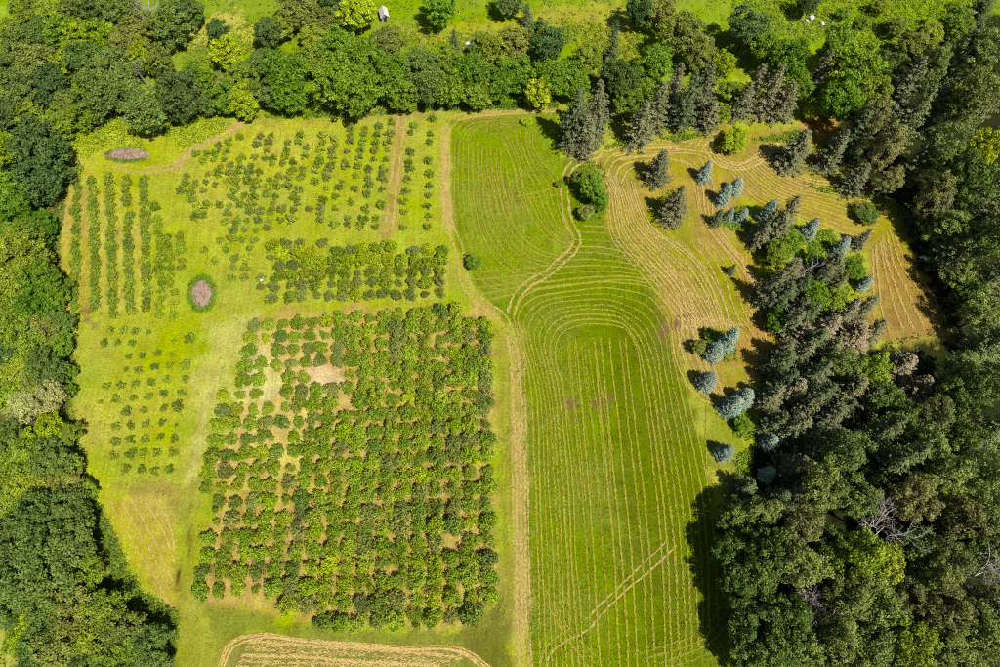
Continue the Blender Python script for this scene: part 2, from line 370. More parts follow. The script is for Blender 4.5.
fam(b, [(500, 136), (512, 160), (518, 190), (530, 215), (548, 238), (568, 250)], [(535, 126), (533, 142), (540, 160), (557, 178), (561, 200), (568, 225), (575, 240)], 8, 14, .4, .6, .3)
fam(b, [(457, 130), (466, 121), (490, 118), (520, 118), (545, 113)], [(468, 147), (478, 130), (492, 130), (505, 140)], 5, 13, .5, .5, .34)
fam(b, [(468, 272), (500, 271), (560, 264)], [(484, 302), (497, 298), (518, 293)], 5, 13, .4, .5, .36)
fam(b, [(514, 197), (535, 193), (555, 186)], [(512, 200), (540, 197), (562, 195)], 2, 12, .3, .5, .3)
fam(b, [(470, 160), (476, 200), (486, 235), (510, 262)], [(505, 165), (510, 200), (522, 232), (550, 252)], 6, 9, .3, .45, .45, .4, .07)
fam(b, [(480, 168), (486, 190), (492, 215)], [(520, 165), (524, 190), (530, 215)], 7, 9, .3, .8, .42, .4, .07)
hay(b, 'hay_wisps', 'pale curving rows of cut hay on the mown field beside the orchard lane', STRAW)
b = ([], [], [])
fam(b, [(583, 226), (615, 230), (640, 243), (662, 256)], [(530, 290), (580, 284), (620, 281), (652, 284)], 10, 15, .4, .6, .3)
fam(b, [(541, 685), (538, 580), (534, 460), (528, 370), (517, 335), (514, 308), (530, 293), (560, 287), (620, 283), (650, 288), (668, 308), (676, 345), (691, 410), (707, 480), (714, 540), (717, 620)],
    [(585, 685), (578, 580), (570, 460), (562, 385), (555, 350), (561, 334), (577, 326), (605, 325), (625, 330), (635, 345), (642, 385), (652, 460), (662, 580), (666, 685)], 9, 13, .4, .6, .36)
fam(b, [(568, 338), (573, 400), (579, 470), (586, 560), (593, 685)], [(626, 338), (633, 400), (641, 470), (650, 560), (657, 685)], 8, 12, .38, .6, .38)
fam(b, [(560, 345), (562, 380), (570, 430), (578, 500)], [(595, 345), (600, 380), (608, 430), (612, 500)], 6, 7, .35, .5, .5)
fam(b, [(730, 568), (720, 605), (700, 630), (665, 645), (630, 655)], [(738, 620), (727, 640), (700, 656), (670, 667)], 4, 9, .45, .4, .42)
fam(b, [(538, 575), (555, 610), (580, 640), (600, 660)], [(545, 600), (560, 628), (580, 655), (590, 668)], 3, 8, .4, .4, .42)
fam(b, [(700, 480), (703, 500), (706, 540)], [(707, 400), (706, 440), (707, 470)], 2, 14, .4, .7, .3)
hay(b, 'hay_wisps', 'straight pale rows of cut hay on the large lower green field', STRAW)
b = ([], [], [])
fam(b, [(595, 168), (606, 190), (607, 215), (612, 240), (630, 262), (655, 290), (678, 318), (690, 330)], [(634, 182), (640, 205), (655, 230), (680, 246), (706, 270), (722, 300), (730, 330)], 14, 10, .32, .68, .42)
fam(b, [(593, 172), (603, 152), (625, 146), (650, 148), (690, 146)], [(622, 182), (628, 170), (645, 165), (655, 163)], 5, 17, .36, .65, .26)
fam(b, [(660, 158), (684, 163), (694, 188), (700, 215), (716, 240), (736, 262), (754, 290)], [(700, 160), (712, 185), (712, 215), (726, 240), (745, 262), (758, 285)], 5, 14, .36, .6, .28)
fam(b, [(680, 240), (700, 265), (712, 290), (722, 320), (735, 340)], [(722, 237), (738, 257), (750, 280), (757, 312)], 6, 16, .5, .55, .34)
fam(b, [(757, 157), (776, 172), (800, 184), (830, 189), (860, 196), (896, 202)], [(722, 164), (757, 200), (776, 210), (815, 225), (842, 237), (868, 240)], 11, 15, .36, .55, .27)
fam(b, [(872, 248), (873, 290), (872, 312), (880, 335)], [(892, 226), (906, 262), (930, 292), (946, 322)], 7, 16, .5, .55, .33)
fam(b, [(672, 330), (675, 355), (686, 382), (702, 400), (718, 405)], [(692, 320), (706, 345), (714, 370), (722, 395)], 6, 18, .5, .55, .33)
fam(b, [(690, 145), (701, 135), (714, 131)], [(700, 152), (707, 142), (718, 138)], 3, 20, .4, .6, .25)
fam(b, [(712, 140), (722, 158), (738, 163), (757, 154), (785, 138)], [(704, 150), (718, 166), (738, 170), (762, 162), (775, 150)], 4, 20, .45, .6, .27)
fam(b, [(690, 330), (715, 325), (745, 325)], [(695, 345), (700, 322), (712, 315)], 4, 16, .8, .5, .3)
fam(b, [(640, 232), (668, 262), (690, 300), (700, 330)], [(660, 225), (690, 255), (712, 290), (720, 320)], 4, 9, .6, .5, .5)
fam(b, [(650, 262), (672, 285), (682, 320), (678, 350)], [(662, 255), (690, 300), (700, 345), (712, 380)], 4, 12, .6, .6, .45)
fam(b, [(606, 152), (640, 140), (690, 140), (704, 130)], [(620, 160), (660, 154), (700, 156), (726, 168)], 4, 14, .45, .6, .36)
fam(b, [(770, 150), (800, 176), (845, 184), (890, 192)], [(760, 152), (785, 176), (840, 192), (900, 210)], 3, 14, .4, .6, .4)
fam(b, [(725, 320), (745, 335), (752, 365), (740, 392)], [(755, 300), (764, 330), (766, 360), (750, 385)], 4, 12, .5, .5, .42)
hay(b, 'hay_wisps', 'tan swirling rows of dry hay around the spruces', STRAWDRY)
b = ([], [], [])
fam(b, [(109, 500), (128, 535), (150, 570), (170, 608)], [(155, 498), (168, 520), (175, 550)], 5, 12, .45, .55, .5)
hay(b, 'hay_wisps', 'diagonal straw streaks on the yellow plot at lower left', STRAWDRY)
b = ([], [], [])
fam(b, [(218, 668), (230, 642), (254, 634), (300, 638.5), (400, 646.5), (470, 652.5), (491, 668)], [(222, 672), (235, 646), (258, 638), (300, 641), (400, 649), (464, 655), (484, 670)], 3, 22, .35, .7, .3)
fam(b, [(250, 641), (320, 646), (400, 652), (460, 658)], [(235, 668), (300, 668), (360, 670), (420, 672)], 5, 26, .8, .75, .5)
hay(b, 'hay_wisps', 'cream coloured hay cut on the plot at the bottom edge', STRAWDRY)
b = ([], [], [])
wisps(b, line(T1[9:]), 14, .9, .4, .07, .7, .42); wisps(b, line(T1[14:]), 20, 2.4, .45, .08, .75, .5)
wisps(b, line([(244, 123), (222, 134), (200, 145), (186, 155)]), 14, .9, .4, .07, .7, .4)
hay(b, 'straw_litter', 'loose straw litter strewn along the farm track', STRAWDRY)

# ------------------------------------------------------------------ plant shapes
def rot_frames(nrm, rng):
    nrm = nrm/(np.linalg.norm(nrm, axis=1)[:, None]+1e-9)
    r = rng.normal(size=nrm.shape); u = np.cross(nrm, r); u /= np.linalg.norm(u, axis=1)[:, None]+1e-9
    return u, np.cross(nrm, u)
def diamonds(c, nrm, size, rng, asp=.62):
    u, v = rot_frames(nrm, rng); s = (size*rng.uniform(.6, 1.35, len(c)))[:, None]/2
    return np.stack([c-u*s, c-v*s*asp+nrm*0, c+u*s, c+v*s*asp], 1)
def lobes(cent, rad, n, size, rng, out=.9, shell=.55, flat=1.0, up=.25):
    """leaves spread through ball-shaped lobes"""
    Q, T = [], []
    for c, r in zip(cent, rad):
        k = max(6, int(n*(r/np.mean(rad))**2)); d = rng.normal(size=(k, 3)); d /= np.linalg.norm(d, axis=1)[:, None]
        rr = r*(shell + (1-shell)*rng.random(k)**.6)[:, None]
        p = c + d*rr*np.array([1, 1, flat]); nr = d*out + rng.normal(size=(k, 3))*.55 + np.array([0, 0, up])
        Q.append(diamonds(p, nr, size, rng)); t0 = rng.uniform(-.16, .16)
        T.append(np.clip(.5 + t0 + rng.normal(0, .17, k), 0, 1))
    Q = np.concatenate(Q); T = np.concatenate(T)
    return Q, T
def leaf_mesh(name, Q, T, mat):
    V = Q.reshape(-1, 3); V[:, 2] = np.maximum(V[:, 2], .01)
    return mesh_np(name, V, np.arange(len(V)).reshape(-1, 4), mat, tint=np.repeat(T, 4))
def tube(P, R, sides=6):
    P = np.asarray(P, float); n = len(P); V = []
    for i in range(n):
        t = P[min(i+1, n-1)] - P[max(i-1, 0)]; t /= np.linalg.norm(t)+1e-9
        a = np.cross(t, [0.31, .77, .2]); a /= np.linalg.norm(a)+1e-9; b_ = np.cross(t, a)
        th = np.arange(sides)*2*math.pi/sides
        V.append(P[i] + R[i]*(np.cos(th)[:, None]*a + np.sin(th)[:, None]*b_))
    i = np.arange(n-1)[:, None]*sides; j = np.arange(sides)[None]
    F = np.stack([i+j, i+(j+1) % sides, i+sides+(j+1) % sides, i+sides+j], -1).reshape(-1, 4)
    return np.concatenate(V), F
def tubes_mesh(name, L, mat):
    V, F, o = [], [], 0
    for P, R, s in L:
        v, f = tube(P, R, s); V.append(v); F.append(f+o); o += len(v)
    return mesh_np(name, np.concatenate(V), np.concatenate(F), mat, smooth=True)

def broadleaf(seed, H=11.0, R=4.2, zc=.58, az=.42, nl=46, per=150, size=.46, lob=.30, shell=.55, gaps=0.0, flat=1.0):
    rng = np.random.default_rng(seed); g = math.pi*(3-math.sqrt(5)); cent, rad = [], []
    ph = rng.uniform(0, 6.28, 6)
    for i in range(nl):
        z = 1 - 2*(i+.5)/nl; z = max(-.75, z + rng.normal(0, .06)); th = g*i + rng.normal(0, .25); q = math.sqrt(max(0, 1-z*z))
        un = 1 + .16*math.sin(2*th+ph[0]) + .12*math.sin(3*th+ph[1]) + .12*math.sin(4*z+ph[2])
        f = rng.uniform(.58, .86)*un
        if rng.random() < gaps: continue
        cent.append((math.cos(th)*q*R*f, math.sin(th)*q*R*f, H*zc + z*H*az*f)); rad.append(R*lob*rng.uniform(.7, 1.25))
    for i in range(nl//8):
        cent.append(tuple(rng.normal(0, .25*R, 2)) + (H*zc + rng.normal(0, H*az*.3),)); rad.append(R*lob*1.2)
    cent = np.array(cent)
    Q, T = lobes(cent, rad, per, size, rng, shell=shell, flat=flat, up=.45)
    T_ = []
    trunkP = np.array([(0, 0, -.1), (.1, .05, H*.2), (rng.normal(0, .2), rng.normal(0, .2), H*.5), (rng.normal(0, .3), rng.normal(0, .3), H*.8)])
    T_.append((trunkP, (.26*H/11, .2*H/11, .14*H/11, .04), 7))
    for k in rng.choice(len(cent), 11, replace=False):
        s = trunkP[1] + (trunkP[2]-trunkP[1])*rng.uniform(0, 1); e = cent[k]*.97; mid = (s+e)/2 + np.array([0, 0, -.3])
        T_.append((np.array([s, mid, e]), (.1*H/11, .06*H/11, .02), 5))
    return tubes_mesh('trunk', T_, BARK), leaf_mesh('crown', Q, T, LEAF)

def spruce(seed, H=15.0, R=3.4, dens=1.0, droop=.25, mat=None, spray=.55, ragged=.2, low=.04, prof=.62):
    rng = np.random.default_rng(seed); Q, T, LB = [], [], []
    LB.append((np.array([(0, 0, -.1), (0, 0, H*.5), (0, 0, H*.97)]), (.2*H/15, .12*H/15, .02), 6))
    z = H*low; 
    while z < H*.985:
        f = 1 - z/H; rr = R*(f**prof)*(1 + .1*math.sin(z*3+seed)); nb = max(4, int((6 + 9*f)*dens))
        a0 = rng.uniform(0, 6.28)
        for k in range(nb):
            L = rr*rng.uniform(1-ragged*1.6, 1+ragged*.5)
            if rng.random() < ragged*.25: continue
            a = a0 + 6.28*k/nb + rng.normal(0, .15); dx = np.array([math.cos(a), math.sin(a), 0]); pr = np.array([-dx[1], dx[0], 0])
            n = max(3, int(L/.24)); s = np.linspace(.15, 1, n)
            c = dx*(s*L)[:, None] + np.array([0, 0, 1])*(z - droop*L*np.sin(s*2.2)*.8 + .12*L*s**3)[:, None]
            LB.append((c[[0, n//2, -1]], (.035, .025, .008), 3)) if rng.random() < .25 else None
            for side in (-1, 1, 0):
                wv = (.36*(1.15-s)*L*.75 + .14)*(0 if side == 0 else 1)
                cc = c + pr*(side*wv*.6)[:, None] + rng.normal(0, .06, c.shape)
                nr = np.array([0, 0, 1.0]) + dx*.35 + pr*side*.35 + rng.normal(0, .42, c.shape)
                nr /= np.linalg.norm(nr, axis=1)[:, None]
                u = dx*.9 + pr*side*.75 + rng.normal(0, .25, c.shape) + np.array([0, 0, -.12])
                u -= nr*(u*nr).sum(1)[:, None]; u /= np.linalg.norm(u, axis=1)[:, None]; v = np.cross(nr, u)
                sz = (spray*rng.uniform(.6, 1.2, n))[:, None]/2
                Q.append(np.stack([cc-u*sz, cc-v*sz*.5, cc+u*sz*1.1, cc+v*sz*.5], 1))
                T.append(np.clip(.32 + .4*s + rng.normal(0, .16, n), 0, 1))  # inner sprays darker, tips lighter: bough shade and lit tips put into tint
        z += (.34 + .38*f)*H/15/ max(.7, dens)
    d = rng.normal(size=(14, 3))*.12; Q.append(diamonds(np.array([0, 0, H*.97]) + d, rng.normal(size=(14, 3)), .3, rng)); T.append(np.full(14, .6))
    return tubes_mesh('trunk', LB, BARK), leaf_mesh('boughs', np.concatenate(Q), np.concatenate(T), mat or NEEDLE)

def dead(seed, H=13.0, spread=.55):
    rng = np.random.default_rng(seed); L = []
    def grow(p, d, l, r, lev):
        pts = [p]
        for i in range(3):
            d = d + rng.normal(0, .16, 3); d /= np.linalg.norm(d); pts.append(pts[-1] + d*l/3)
        L.append((np.array(pts), np.linspace(r, r*.5, 4), 5 if lev < 2 else 3))
        if lev >= 4: return
        for k in range((7, 5, 4, 3)[lev]):
            f = rng.uniform(.3, 1); q = pts[0] + (pts[-1]-pts[0])*f if lev else np.array(pts)[min(3, 1+int(f*3))]
            nd = d*.6 + rng.normal(0, spread, 3) + np.array([0, 0, .15]); nd /= np.linalg.norm(nd)
            grow(q, nd, l*rng.uniform(.42, .62), r*.5, lev+1)
    grow(np.array([0, 0, -.1]), np.array([0, 0, 1.0]), H*.6, .2, 0)
    tr = tubes_mesh('trunk', L[:1], DEADWOOD); br = tubes_mesh('branches', L[1:], DEADWOOD); return tr, br

def bush(seed, R=1.45, H=2.2, nl=22, per=55, size=.24, lob=.34, stems=5, sparse=0.0):
    rng = np.random.default_rng(seed); cent, rad = [], []
    ph = rng.uniform(0, 6.28, 3); g = math.pi*(3-math.sqrt(5))
    for i in range(nl):
        z = 1 - 1.25*(i+.5)/nl; th = g*i + rng.normal(0, .3); q = math.sqrt(max(0, 1-z*z))
        if rng.random() < sparse: continue
        f = rng.uniform(.55, .8)*(1 + .16*math.sin(2*th+ph[0]) + .12*math.sin(3*th+ph[1]))
        cent.append((math.cos(th)*q*R*f, math.sin(th)*q*R*f, H*.42 + z*H*.55*f)); rad.append(R*lob*rng.uniform(.75, 1.25))
    cent.append((0, 0, H*.45)); rad.append(R*lob*1.3)
    Q, T = lobes(np.array(cent), rad, per, size, rng, shell=.45, flat=.9)
    L = []
    for k in range(stems):
        a = rng.uniform(0, 6.28); e = np.array([math.cos(a)*R*.5, math.sin(a)*R*.5, H*.7])
        L.append((np.array([(math.cos(a)*.08, math.sin(a)*.08, -.03), e*np.array([.45, .45, .5]), e]), (.035, .025, .01), 4))
    return tubes_mesh('stem', L, BARK), leaf_mesh('foliage', Q, T, LEAF)

PROTO = {
 'broad': [broadleaf(100+i, nl=95+6*i, per=88, size=.36, lob=.19, shell=.3, flat=.7) for i in range(5)],
 'lush': [broadleaf(150+i, R=4.6, H=10.5, nl=100, per=84, size=.40, lob=.19, shell=.4, flat=.62) for i in range(4)],
 'tall': [broadleaf(200+i, H=16, R=4.0, zc=.6, az=.38, nl=120, per=85, size=.34, lob=.2, gaps=.2, shell=.25, flat=.8) for i in range(5)],
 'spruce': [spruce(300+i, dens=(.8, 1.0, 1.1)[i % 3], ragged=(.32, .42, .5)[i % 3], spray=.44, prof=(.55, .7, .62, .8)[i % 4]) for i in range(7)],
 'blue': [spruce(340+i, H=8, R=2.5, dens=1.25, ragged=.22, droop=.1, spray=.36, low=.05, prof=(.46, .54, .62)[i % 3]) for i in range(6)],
 'dead': [dead(380+i) for i in range(3)],
 'bush': [bush(400+i, R=1.45, H=(2.0, 2.2, 2.5)[i % 3], nl=(20, 26, 32, 24)[i % 4], per=(50, 44, 40)[i % 3], size=(.22, .26)[i % 2], lob=(.36, .30, .27, .33)[i % 4], sparse=(0, .05, .2)[i % 3]) for i in range(12)],
 'small': [bush(440+i, R=.95, H=1.25, nl=13, per=30, size=.24, lob=.36, stems=4, sparse=.22) for i in range(7)],
 'hedge': [bush(480+i, R=1.0, H=1.35, nl=15, per=38, size=.22, lob=.36, stems=4, sparse=.08) for i in range(6)],
}
NOM = {'broad': (11, 4.2), 'lush': (10.5, 4.6), 'tall': (16, 4.0), 'spruce': (15, 3.4), 'blue': (8, 2.5), 'dead': (13, 4.0), 'bush': (2.2, 1.45), 'small': (1.25, .95), 'hedge': (1.35, 1.0)}
PARTN = {'spruce': ('trunk', 'boughs'), 'blue': ('trunk', 'boughs'), 'dead': ('trunk', 'branches'), 'bush': ('stem', 'foliage'), 'small': ('stem', 'foliage'), 'hedge': ('stem', 'foliage')}
def plant(name, fam_, x, y, h, r, colr, label, cat, group=None):
    v = rnd.choice(PROTO[fam_]); H, R = NOM[fam_]
    root = bpy.data.objects.new(name, None); COL.objects.link(root); root.empty_display_size = .5
    root.location = (x, y, 0); root.rotation_euler = (0, 0, rnd.uniform(0, 6.28))
    sc = (r/R*rnd.uniform(.94, 1.06), r/R*rnd.uniform(.94, 1.06), h/H); root.scale = sc
    a, b_ = PARTN.get(fam_, ('trunk', 'crown'))
    link(a, v[0], root); o = link(b_, v[1], root); o.color = (*colr, 1)
    tag(root, label, cat, group); return root
def jit(c, a=.12):
    c = np.array(c)*rnd.uniform(1-a, 1+a); c[0] *= rnd.uniform(1-a*.6, 1+a*.6); return tuple(c)

# ------------------------------------------------------------------ woodland and single trees: crown centre pixel, kind, height m, crown radius m
KIND = {
 'D': ('broad', (0.104, 0.158, 0.028), 'deciduous_tree', 'tree', 'dark grey-green leafy tree'),
 'G': ('lush', (0.074, 0.126, 0.030), 'deciduous_tree', 'tree', 'dense dark blue-green tree'),
 'M': ('lush', (0.110, 0.200, 0.012), 'deciduous_tree', 'tree', 'mid-green leafy tree'),
 'L': ('broad', (0.170, 0.230, 0.018), 'deciduous_tree', 'tree', 'loose light-green tree'),
 'Y': ('lush', (0.225, 0.300, 0.008), 'deciduous_tree', 'tree', 'bright yellow-green tree'),
 'O': ('broad', (0.165, 0.190, 0.032), 'deciduous_tree', 'tree', 'olive-brown tree'),
 'C': ('lush', (0.340, 0.360, 0.110), 'deciduous_tree', 'tree', 'pale cream-flecked tree'),
 'P': ('tall', (0.138, 0.182, 0.040), 'deciduous_tree', 'tree', 'tall pale green tree'),
 'Q': ('tall', (0.160, 0.168, 0.050), 'deciduous_tree', 'tree', 'tall olive-tan tree'),
 'S': ('spruce', (0.112, 0.118, 0.052), 'spruce_tree', 'spruce', 'grey-green spruce'),
 'K': ('spruce', (0.075, 0.100, 0.036), 'spruce_tree', 'spruce', 'dark green spruce'),
 'U': ('spruce', (0.180, 0.155, 0.085), 'spruce_tree', 'spruce', 'brown-tinged spruce'),
 'N': ('spruce', (0.100, 0.124, 0.040), 'spruce_tree', 'spruce', 'tall green spruce'),
 'B': ('blue', (0.165, 0.220, 0.155), 'blue_spruce_tree', 'blue spruce', 'silvery blue spruce'),
 'X': ('dead', (.3, .3, .3), 'dead_tree', 'dead tree', 'bare grey dead tree'),
}
HC = {'spruce': .36, 'blue': .36, 'dead': .6, 'tall': .6}
TREES = {
 'in the top left woodland': [
  (30,10,'L',9,4),(50,16,'L',9,3.5),(72,8,'O',10,4.5),(95,12,'D',10,4),(120,8,'D',11,4.5),(150,10,'X',11,4),(140,28,'O',10,4),(170,24,'D',11,4.8),(188,10,'D',9,4),
  (14,30,'L',8,3.5),(22,44,'D',10,4),(44,34,'D',10,4.5),(62,34,'M',10,4.2),(80,38,'Y',9,3.2),(103,37,'Y',10,4),(122,42,'O',10,4),(36,62,'O',11,5),(66,62,'Y',9,3.5),(88,62,'D',12,4.5),(114,72,'D',13,5.4),
  (145,56,'Y',10,3),(158,60,'O',9,3.2),(136,66,'X',10,3),(8,72,'D',10,4.5),(6,58,'Y',6,2.6),(20,92,'D',11,5),(46,86,'G',11,4.8),(70,104,'O',8,4),(96,94,'D',12,5),(124,92,'D',11,4.5),(146,110,'D',12,4.8),(28,114,'L',8,3.8),(58,122,'L',7,3.6),(84,112,'M',8,3.6)],
 'along the left edge woodland': [
  (5,112,'G',10,4.5),(4,148,'Y',9,3.6),(42,148,'G',13,5.5),(38,178,'G',12,5.2),(62,174,'D',5,2.6),(6,190,'M',11,4.6),(12,212,'M',11,4),(24,236,'L',9,4.2),(40,226,'M',8,3.4),(8,246,'L',9,4.4),(28,262,'L',10,4.6),(44,280,'M',10,3.8),(14,280,'L',9,4.4),(52,294,'M',8,2.6),
  (10,312,'L',9,4.4),(34,306,'M',9,4),(58,322,'D',7,3),(44,330,'O',8,3.6),(22,334,'L',9,4.2),(8,348,'G',8,3.6),(30,350,'L',8,4),(57,346,'M',6,3),(48,368,'D',9,3.6),(38,372,'O',8,3),(20,374,'L',8,4.2),(10,392,'L',7,3.8),(66,372,'M',4,1.9),(66,392,'M',4,1.8)],
 'on the lower left woodland margin': [
  (26,406,'C',7,2.9),(49,397,'C',7.5,3.1),(46,432,'Y',8,3.4),(68,434,'L',6,2.4),(14,440,'D',7,3.4),(30,458,'L',9,4),(52,460,'D',9,4),(10,470,'L',9,4),(70,466,'L',5,2.4),(62,484,'O',7,3.4),(34,484,'L',8,3.8),(12,500,'L',8,3.8),(86,490,'L',4,2.2)],
 'in the bottom left woods': [
  (66,512,'D',9,4.2),(40,520,'D',12,4.6),(18,540,'D',12,4.6),(48,552,'D',13,5),(70,544,'D',10,4.4),(26,580,'D',12,4.6),(58,586,'D',11,4.6),(10,570,'G',10,4),(82,572,'L',7,3.6),(4,604,'D',9,3.8),(32,614,'Y',6,2.8),(72,606,'O',9,4.2),(54,618,'D',9,4),(100,612,'L',8,3.8),(92,640,'L',9,4.2),(66,644,'O',9,4.2),(124,634,'O',8,3.8),(148,646,'D',7,3.6),(120,660,'L',8,4),(40,652,'D',8,3.8),(84,666,'D',8,4),(154,666,'D',6,3.2),(20,640,'Y',5,2.4)],
 'in the belt by the top left meadow': [
  (180,96,'G',13,5),(200,80,'M',11,4),(218,34,'G',10,2.6),(226,52,'Y',9,3.6),(240,78,'L',9,3.8),(222,84,'O',8,3),(243,102,'Y',8,3.6),(225,100,'M',8,3.4),(268,34,'G',10,3.2),(262,62,'D',8,3.8),(206,104,'D',7,2.4)],
 'in the belt behind the orchard': [
  (285,74,'M',13,5.2),(292,96,'M',9,3.8),(274,92,'D',9,3.8),(312,58,'L',9,4.4),(316,38,'L',7,3.6),(338,48,'M',10,4.6),(338,82,'M',13,5.4),(360,92,'M',13,5.2),(368,62,'M',12,5.2),(390,76,'M',12,4.6),(386,44,'O',9,4.6),(402,94,'M',9,3.6),(420,66,'D',10,4.4),(430,88,'D',10,4),(448,62,'L',9,4),(455,48,'K',10,1.8),(452,88,'M',9,4),(472,74,'M',10,4.4),(478,94,'L',8,3.6),(494,54,'L',9,4.4),(496,82,'M',10,4.4),(482,46,'D',7,3)],
 'among the scrub at the top edge': [
  (300,10,'O',9,5),(328,22,'O',8,4.2),(330,2,'G',9,4),(358,12,'Y',10,4.4),(440,8,'M',10,4),(284,26,'L',6,3.6),(508,4,'G',7,3.6),(527,18,'K',8,2.2),(640,8,'G',11,3.6),(662,10,'O',10,4.2),(682,34,'O',12,4.6),(748,26,'G',12,4.6),(808,3,'G',7,3),(896,26,'O',5,3),(880,6,'L',4,2.4),(930,34,'L',7,3.6),(955,22,'L',8,4),(915,44,'O',7,3.6),(982,6,'K',12,3),(842,14,'M',3,1.8),(862,22,'M',3,2)],
 'in the belt behind the mown field': [
  (546,42,'G',12,4.8),(516,44,'O',10,4.4),(516,74,'M',10,4.4),(556,76,'M',11,4.6),(540,92,'Y',8,3.6),(574,84,'M',8,3.6),(588,58,'L',8,3.6),(612,48,'K',14,2.6),(604,78,'K',12,2.6),(622,78,'D',11,4),(655,62,'M',11,4.2),(632,102,'L',9,3.8),(648,88,'M',8,3.4),(722,68,'Y',9,3.2),(732,92,'L',7,3),(718,112,'L',6,2.8),(700,52,'O',10,3.8)],
 'in the row above the mown slope': [
  (574,126,'K',17,3.8),(594,118,'S',19,4.4),(584,138,'S',13,3.6),(640,128,'S',15,3.6),(656,112,'S',18,3.8),(684,108,'K',18,3.8),(700,96,'S',19,3.8),(672,96,'S',17,3.2),(752,92,'S',14,3.4),(742,104,'S',12,3.0),(768,96,'S',15,3.4),(783,104,'S',13,3.2),(818,76,'S',15,2.6),(708,118,'S',10,2.8)],
 'at the top right forest edge': [
  (770,48,'M',10,4.2),(790,58,'M',11,4.6),(838,48,'M',13,5),(858,70,'M',14,5.2),(842,96,'M',13,5),(870,92,'L',12,4.6),(812,112,'Y',4,1.9),(886,66,'D',10,4),(800,84,'M',8,3.4)],
 'in the upper right forest': [
  (795,152,'S',15,3.8),(832,154,'S',15,3.6),(856,180,'S',11,3.2),(850,140,'K',17,3.4),(872,118,'Q',16,4),(900,92,'S',19,3.7),(886,148,'Q',15,3.8),(905,125,'N',21,3.7),(930,70,'P',16,4.2),(955,60,'N',20,3.7),(985,50,'P',17,4.4),(940,105,'N',21,3.7),(970,100,'P',18,4.4),(995,90,'S',21,3.7),(985,148,'Y',12,3.8),(945,145,'P',18,4.4),(915,165,'N',18,3.7),(890,180,'Q',10,3),(965,180,'D',17,4.4),(995,190,'N',21,3.7),(935,195,'Q',14,3.8),(930,216,'S',13,3.7),(955,228,'P',12,3.8),(975,225,'N',22,3.7),(998,235,'P',19,4.2),(950,252,'N',11,3.7),(936,232,'D',7,3),(966,272,'P',11,3.6),(990,280,'N',22,3.7),(985,312,'P',12,3.8),(970,296,'D',8,3.2)],
 'on the mown slope': [
  (659,170,'S',11,3.0),(675,206,'S',12.5,3.5),(592,186,'M',6,2.8),(586,212,'O',3.4,1.8),(598,200,'M',5,2.4),(582,178,'L',5,2.2),(735,140,'Y',5,3.2),(705,173,'B',8.5,2.0),(724,196,'B',9,2.0),(736,187,'B',8,1.8),(742,216,'B',7,1.7),(717,219,'K',6,1.6),(729,216,'B',6,1.4),(732,270,'K',4.6,1.3),(867,213,'D',3,2.6),(474,262,'M',3.0,1.8),(527,121,'Y',1.6,1.3),(560,183,'Y',1.8,1.1)],
 'at the lower right forest edge': [
  (714,352,'B',9,2.0),(727,342,'B',12,2.5),(700,346,'O',3.6,1.7),(707,381,'B',7.5,2.0),(732,406,'B',9.5,2.2),(744,398,'B',9,2.0),(725,452,'B',8.5,2.3),(770,442,'B',8,1.9),(768,474,'B',8,1.8),(716,338,'M',2.6,2.2),(744,424,'M',3,1.7)],
 'in the clump between the mown strips': [
  (768,213,'B',11,2.4),(786,216,'S',12,2.8),(775,232,'S',11,2.6),(760,238,'S',9,2.4),(809,230,'B',11,2.4),(790,240,'M',6,3),(778,252,'L',6,2.8),(840,248,'B',9.5,2.3),(862,240,'S',7,2.0),(802,268,'X',10,2.8),(770,292,'S',13,3.0),(784,278,'S',12,2.8),(828,270,'S',11,2.8),(814,258,'M',4,2.2),(852,270,'M',4.5,2.4),(864,284,'B',6,1.7),(776,320,'M',5,2.4),(812,298,'M',8,3.2),(796,312,'S',10,2.4),(832,300,'L',7,3),(846,312,'U',10,2.8),(862,310,'S',10,2.6),(824,330,'U',11,3),(800,336,'U',10,2.6),(782,352,'S',10,2.6),(852,336,'U',11,3),(872,332,'S',9,2.6),(766,228,'K',10,2.6),(780,300,'K',12,2.8),(796,292,'K',11,2.6),(818,282,'S',11,2.6),(806,318,'K',11,2.6),(838,322,'S',10,2.6),(790,326,'S',10,2.6),(812,344,'K',11,2.8),(836,286,'K',9,2.4)],
 'in the middle of the right forest': [
  (790,392,'U',12,3),(812,378,'S',13,3),(770,398,'S',10,2.6),(806,408,'S',13,3),(842,366,'P',12,3.4),(868,372,'L',12,3.4),(846,392,'S',14,3.7),(900,366,'U',9,3.2),(916,388,'U',9,3),(882,398,'D',11,3.4),(825,420,'S',14,3.2),(792,430,'S',12,3),(930,418,'Q',14,3.6),(900,420,'D',12,3.4),(870,436,'N',20,3.7),(842,452,'P',16,4.2),(888,464,'N',20,3.7),(812,452,'S',13,3),(960,368,'P',11,3.8),(988,345,'N',15,3.7),(990,385,'P',18,4.2),(960,400,'D',13,3.6),(955,440,'D',13,3.4),(990,430,'N',21,3.7),(925,450,'P',15,3.8),(790,468,'S',12,2.8),(778,366,'K',12,3),(800,356,'S',12,2.8),(826,352,'S',12,3),(818,398,'K',13,3),(838,412,'K',13,3),(782,384,'K',11,2.8),(862,402,'S',12,3),(776,424,'K',11,2.8),(806,436,'K',13,3),(826,440,'S',13,2.8),(800,486,'K',12,2.8),(774,500,'K',10,2.6)],
 'in the bottom right forest': [
